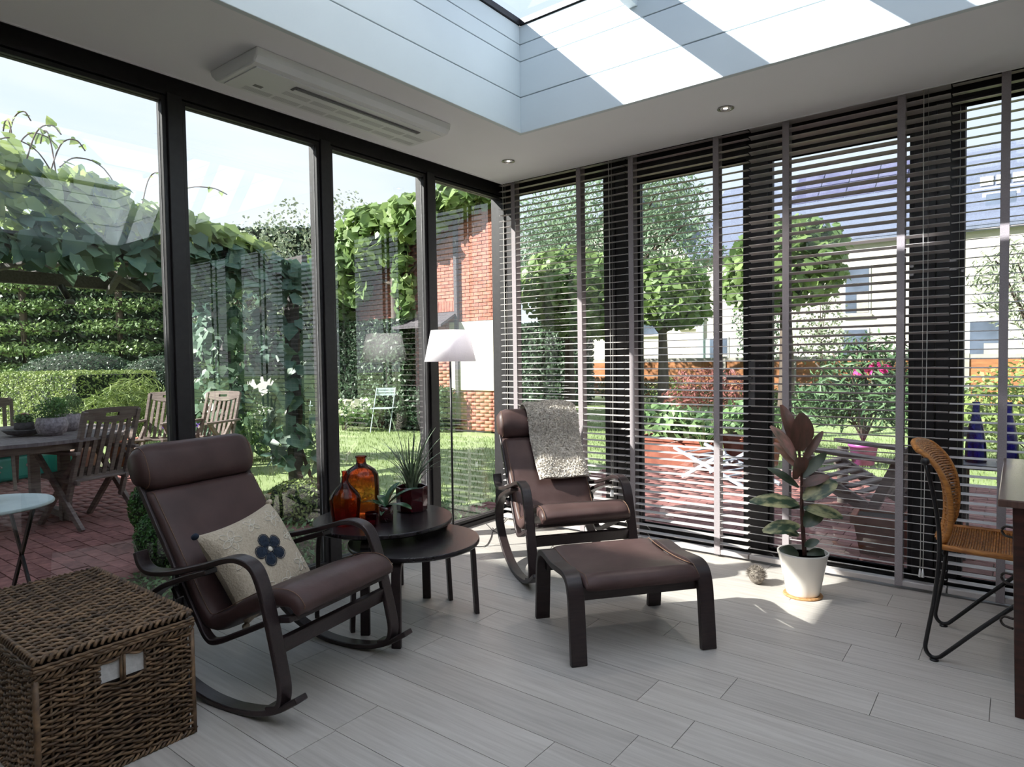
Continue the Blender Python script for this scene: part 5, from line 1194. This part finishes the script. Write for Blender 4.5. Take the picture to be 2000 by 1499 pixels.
d_ = MB().bb(.3, 4.0, 1.6, 4.0, EZ+sl*1.6, EZ+sl*1.6+.55).build('dormer', 'roof_tile', h); MB().bb(.2, 4.1, 1.45, 1.6, EZ+sl*1.6-.05, EZ+sl*1.6+.06).build('dormer_sill', 'white_frame', d_)
for k_ in range(8): MB().bb(.42+k_*.44, .78+k_*.44, 1.55, 1.59, EZ+sl*1.6+.15, EZ+sl*1.6+.45).build('dormer_grille', 'white_frame', d_)
def house_window(x0, x1, z0, z1, split=True, par=None):
    w_ = MB().bb(x0-.06, x1+.06, -.04, .02, z0-.06, z1+.06).build('window', 'white_frame', par or h)
    MB().bb(x0, x1, -.06, -.035, z0, z1).build('pane', 'window_dark', w_)
    if split: MB().bb((x0+x1)/2, x1, -.064, -.058, z0, z0+(z1-z0)*.45).build('curtain', 'curtain', w_)
    MB().bb(x0-.12, x1+.12, -.16, .0, z0-.14, z0-.07).build('sill', 'concrete', w_)
for (x0, x1, z0, z1) in ((-3.42, -2.68, 2.85, 4.45), (-3.48, -2.72, .8, 2.25), (.25, 1.0, 1.1, 2.35), (-7.0, -6.3, 2.9, 3.65), (-8.4, -7.7, .9, 2.1)): house_window(x0, x1, z0, z1)
MB().bb(-8.9, -8.3, -.05, .02, .0, 2.1).build('door', 'pale_metal', h)
MB().bb(-6.5, -5.7, -.5, -.02, .9, 1.45).build('outdoor_unit', 'white_frame', h); MB().bb(-8.75, -8.65, -.14, -.04, 0, EZ).build('downpipe', 'pale_metal', h)
g = thing('gable_house', 'house with a steep gable behind the feathery tree', 'building', (-16.6, 31.5, GZ))
MB().prism([(-5.0, 0), (4.6, 0), (4.6, 5.3), (-.2, 10.2), (-5.0, 5.3)], 0, 7, 'y').build('wall', 'white_brick', g)
for s_ in (-1, 1): MB().add([(-.2, -.25, 10.25), (-.2, 7.2, 10.25), (-.2+s_*5.0, 7.2, 5.15), (-.2+s_*5.0, -.25, 5.15), (-.2, -.25, 10.45), (-.2, 7.2, 10.45), (-.2+s_*5.0, 7.2, 5.35), (-.2+s_*5.0, -.25, 5.35)], [(0, 1, 2, 3), (4, 7, 6, 5), (0, 3, 7, 4), (1, 5, 6, 2), (0, 4, 5, 1), (3, 2, 6, 7)]).build('roof', 'roof_tile', g)
house_window(3.1, 3.9, 2.9, 3.65, False, g); house_window(1.0, 1.9, 2.6, 3.8, False, g)

# ------------------------------------------------------------------ right terrace: planters, chairs, bottles
def box_planter(loc, sx_, sy_, h_, rz, label):
    t = thing('box_planter', label, 'planter', loc, rz)
    a, b = sx_/2, sy_/2; m = MB()
    m.add([(-a*.86, -b*.86, 0), (a*.86, -b*.86, 0), (a*.86, b*.86, 0), (-a*.86, b*.86, 0), (-a, -b, h_), (a, -b, h_), (a, b, h_), (-a, b, h_)], [(3, 2, 1, 0), (0, 1, 5, 4), (1, 2, 6, 5), (2, 3, 7, 6), (3, 0, 4, 7), (4, 5, 6, 7)]); m.build('box', 'terracotta', t, bevel=.006)
    m = MB(); m.bb(-a-.015, a+.015, -b-.015, -b+.02, h_-.03, h_+.02); m.bb(-a-.015, a+.015, b-.02, b+.015, h_-.03, h_+.02); m.bb(-a-.015, -a+.02, -b, b, h_-.03, h_+.02); m.bb(a-.02, a+.015, -b, b, h_-.03, h_+.02); m.build('rim', 'terracotta', t, bevel=.004)
    MB().bb(-a+.02, a-.02, -b+.02, b-.02, h_-.01, h_+.004).build('soil', 'soil', t); return t
box_planter((-.58, 5.05, GZ), .62, .26, .24, math.radians(4), 'empty rectangular terracotta planter beside the door')
p1 = box_planter((-3.35, 7.75, GZ), .95, .38, .34, 0, 'terracotta box planter filled with broad leaved hostas'); foliage(p1, [(0, 0, .52, .55, .35, .20), (-.25, 0, .6, .3, .3, .16)], 420, .17, 'leaf_green', aspect=.45, inner=.2)
p2 = box_planter((-2.6, 8.2, GZ), .62, .38, .36, 0, 'terracotta box planter with pink flowers beside the door handle'); foliage(p2, [(0, 0, .58, .42, .35, .24)], 420, .14, 'leaf_green', aspect=.5, inner=.2); foliage(p2, [(.1, -.1, .72, .2, .2, .10)], 60, .05, 'flower_pink', aspect=.9, name='flowers')
t = thing('potted_daylily', 'arching strappy leaved plant in a terracotta pot between the planters', 'plant', (-2.95, 7.55, GZ))
MB().lathe([(.12, 0), (.17, .22), (.18, .22), (.18, .27), (.15, .27)], seg=24).build('pot', 'terracotta', t, smooth=True)
for i in range(34):
    m = MB(); a = random.random()*6.283; blade(m, (.03*math.cos(a), .03*math.sin(a), .25), a, random.uniform(.35, .6), random.uniform(.4, 1.5), .009); m.build('blade', 'leaf_green', t, smooth=True)
shrub('red_maple', 'red leaved dwarf maple behind the planters', (-3.55, 9.3, GZ), [(0, 0, 1.0, .55, .45, .22), (.35, 0, .8, .45, .4, .2), (-.35, 0, .75, .4, .4, .18)], 1300, .09, 'leaf_maple', aspect=.3, stems=8)
t = thing('potted_oleander', 'pink flowering oleander in a purple pot on the lawn edge', 'plant', (-1.5, 9.0, GZ))
mat('purple_pot', (176, 92, 160), (160, 78, 146), scale=6, rough=.4)
MB().lathe([(.12, 0), (.16, .22), (.17, .22), (.17, .26), (.14, .26)], seg=28).build('pot', 'purple_pot', t, smooth=True)
for i in range(14):
    a = random.random()*6.283; L = random.uniform(.7, 1.35); ln = random.uniform(.1, .6); P = spline([(0, 0, .27), (L*.5*math.sin(ln)*math.cos(a), L*.5*math.sin(ln)*math.sin(a), .27+L*.55), (L*math.sin(ln)*1.1*math.cos(a), L*math.sin(ln)*1.1*math.sin(a), .27+L*math.cos(ln))], 4)
    MB().tube(P, .010, 5).build('stem', 'bark', t, smooth=True)
V0 = []
foliage(t, [(-.3, 0, .95, .35, .4, .40), (.25, 0, 1.05, .4, .4, .45), (.5, 0, .8, .40, .35, .40), (-.5, 0, .75, .4, .3, .3), (.1, 0, 1.35, .4, .3, .3), (.0, 0, .75, .6, .4, .35)], 1900, .19, 'leaf_oleander', aspect=.16, inner=.1, droop=-.3)
foliage(t, [(.2, -.2, 1.2, .15, .15, .08), (.0, -.2, 1.15, .1, .1, .06)], 70, .06, 'flower_pink', aspect=.9, name='flowers')
t = thing('garden_armchair', 'weathered wooden garden armchair with broad arms on the terrace', 'chair', (-1.02, 6.15, GZ), math.radians(165))
def bar(name, a, b, w_, h_, up=(0, 0, 1)): return MB().beam(a, b, w_, h_, up).build(name, 'teak', t, bevel=.004)
for y in (-.30, .30):
    bar('front_leg', (.32, y, 0), (.32, y, .52), .09, .035, (0, 1, 0)); bar('rear_leg', (-.42, y, 0), (.38, y, .40), .035, .10)
    bar('rear_leg', (-.15, y*1.1, 0), (-.42, y*1.1, .55), .035, .08)
    m = MB(); m.prism([(-.50, -.045), (.30, -.07), (.42, -.06), (.46, 0), (.42, .06), (.30, .07), (-.50, .045)], .535, .562, 'z'); m.tf(Matrix.Translation((0, y*1.18, 0)) @ Matrix.Rotation(math.radians(-3), 4, 'Y')); m.build('armrest', 'teak', t, bevel=.005)
for k_ in range(7): bar('seat_slat', (.36-.09*k_, -.29, .40-.032*k_), (.36-.09*k_, .29, .40-.032*k_), .075, .018)
for k_ in range(6): y = -.245+.098*k_; bar('back_slat', (-.22, y*.9, .20), (-.62, y*1.1, .92+.05*math.cos(y*5)), .082, .018, (1, 0, .4))
mat('white_paint', (150, 154, 164), (136, 140, 150), scale=8, rough=.6)
t = thing('deck_chair', 'white folding deck chair frame lying low on the terrace', 'chair', (-2.55, 7.0, GZ), math.radians(160))
for y in (-.25, .25):
    MB().beam((-.55, y, .02), (.45, y, .34), .022, .035).build('side_rail', 'white_paint', t); MB().beam((.35, y*.9, .02), (-.25, y*.9, .36), .022, .035).build('support_leg', 'white_paint', t)
for k_ in range(8): MB().beam((-.4+k_*.10, -.25, .09+k_*.031), (-.4+k_*.10, .25, .09+k_*.031), .035, .010).build('slat', 'white_paint', t)
t = thing('console_table', 'slim grey metal console table outside the window', 'table', (-.05, 5.30, GZ))
MB().bb(-.34, .60, -.18, .18, .60, .63).build('table_top', 'grey_plastic', t)
for x in (-.30, -.22, .56):
    for y in (-.15, .15): MB().bb(x-.014, x+.014, y-.014, y+.014, 0, .60).build('leg', 'grey_plastic', t)
tint_glass('cobalt_glass', [(.0, (50, 40, 170)), (1.0, (70, 60, 200))], .4, False)
for i, x in enumerate((-.215, -.045)):
    t = thing('cobalt_bottle', ('tall cobalt blue glass bottle standing next to the lantern outside', 'tall cobalt blue glass bottle standing farther from the lantern outside')[i], 'bottle', (x, 5.28+.03*i, GZ+.63), 0, 'cobalt blue bottles on the console')
    MB().lathe([(.0001, 0), (.058, 0), (.062, .01), (.058, .12), (.040, .24), (.022, .32), (.020, .39), (.024, .395), (.022, .40)], seg=24).build('bottle_glass', 'cobalt_glass', t, smooth=True)
t = thing('lantern', 'dark metal lantern on the console table behind the blue bottles', 'lantern', (-.28, 5.40, GZ+.63))
MB().bb(-.05, .05, -.05, .05, 0, .02).build('base', 'black_metal', t); MB().lathe([(.07, .16), (.02, .22), (.0001, .22)], seg=4).build('cap', 'black_metal', t)
for sx_ in (-1, 1):
    for sy_ in (-1, 1): MB().bb(sx_*.045-.005, sx_*.045+.005, sy_*.045-.005, sy_*.045+.005, .02, .17).build('corner_bar', 'black_metal', t)
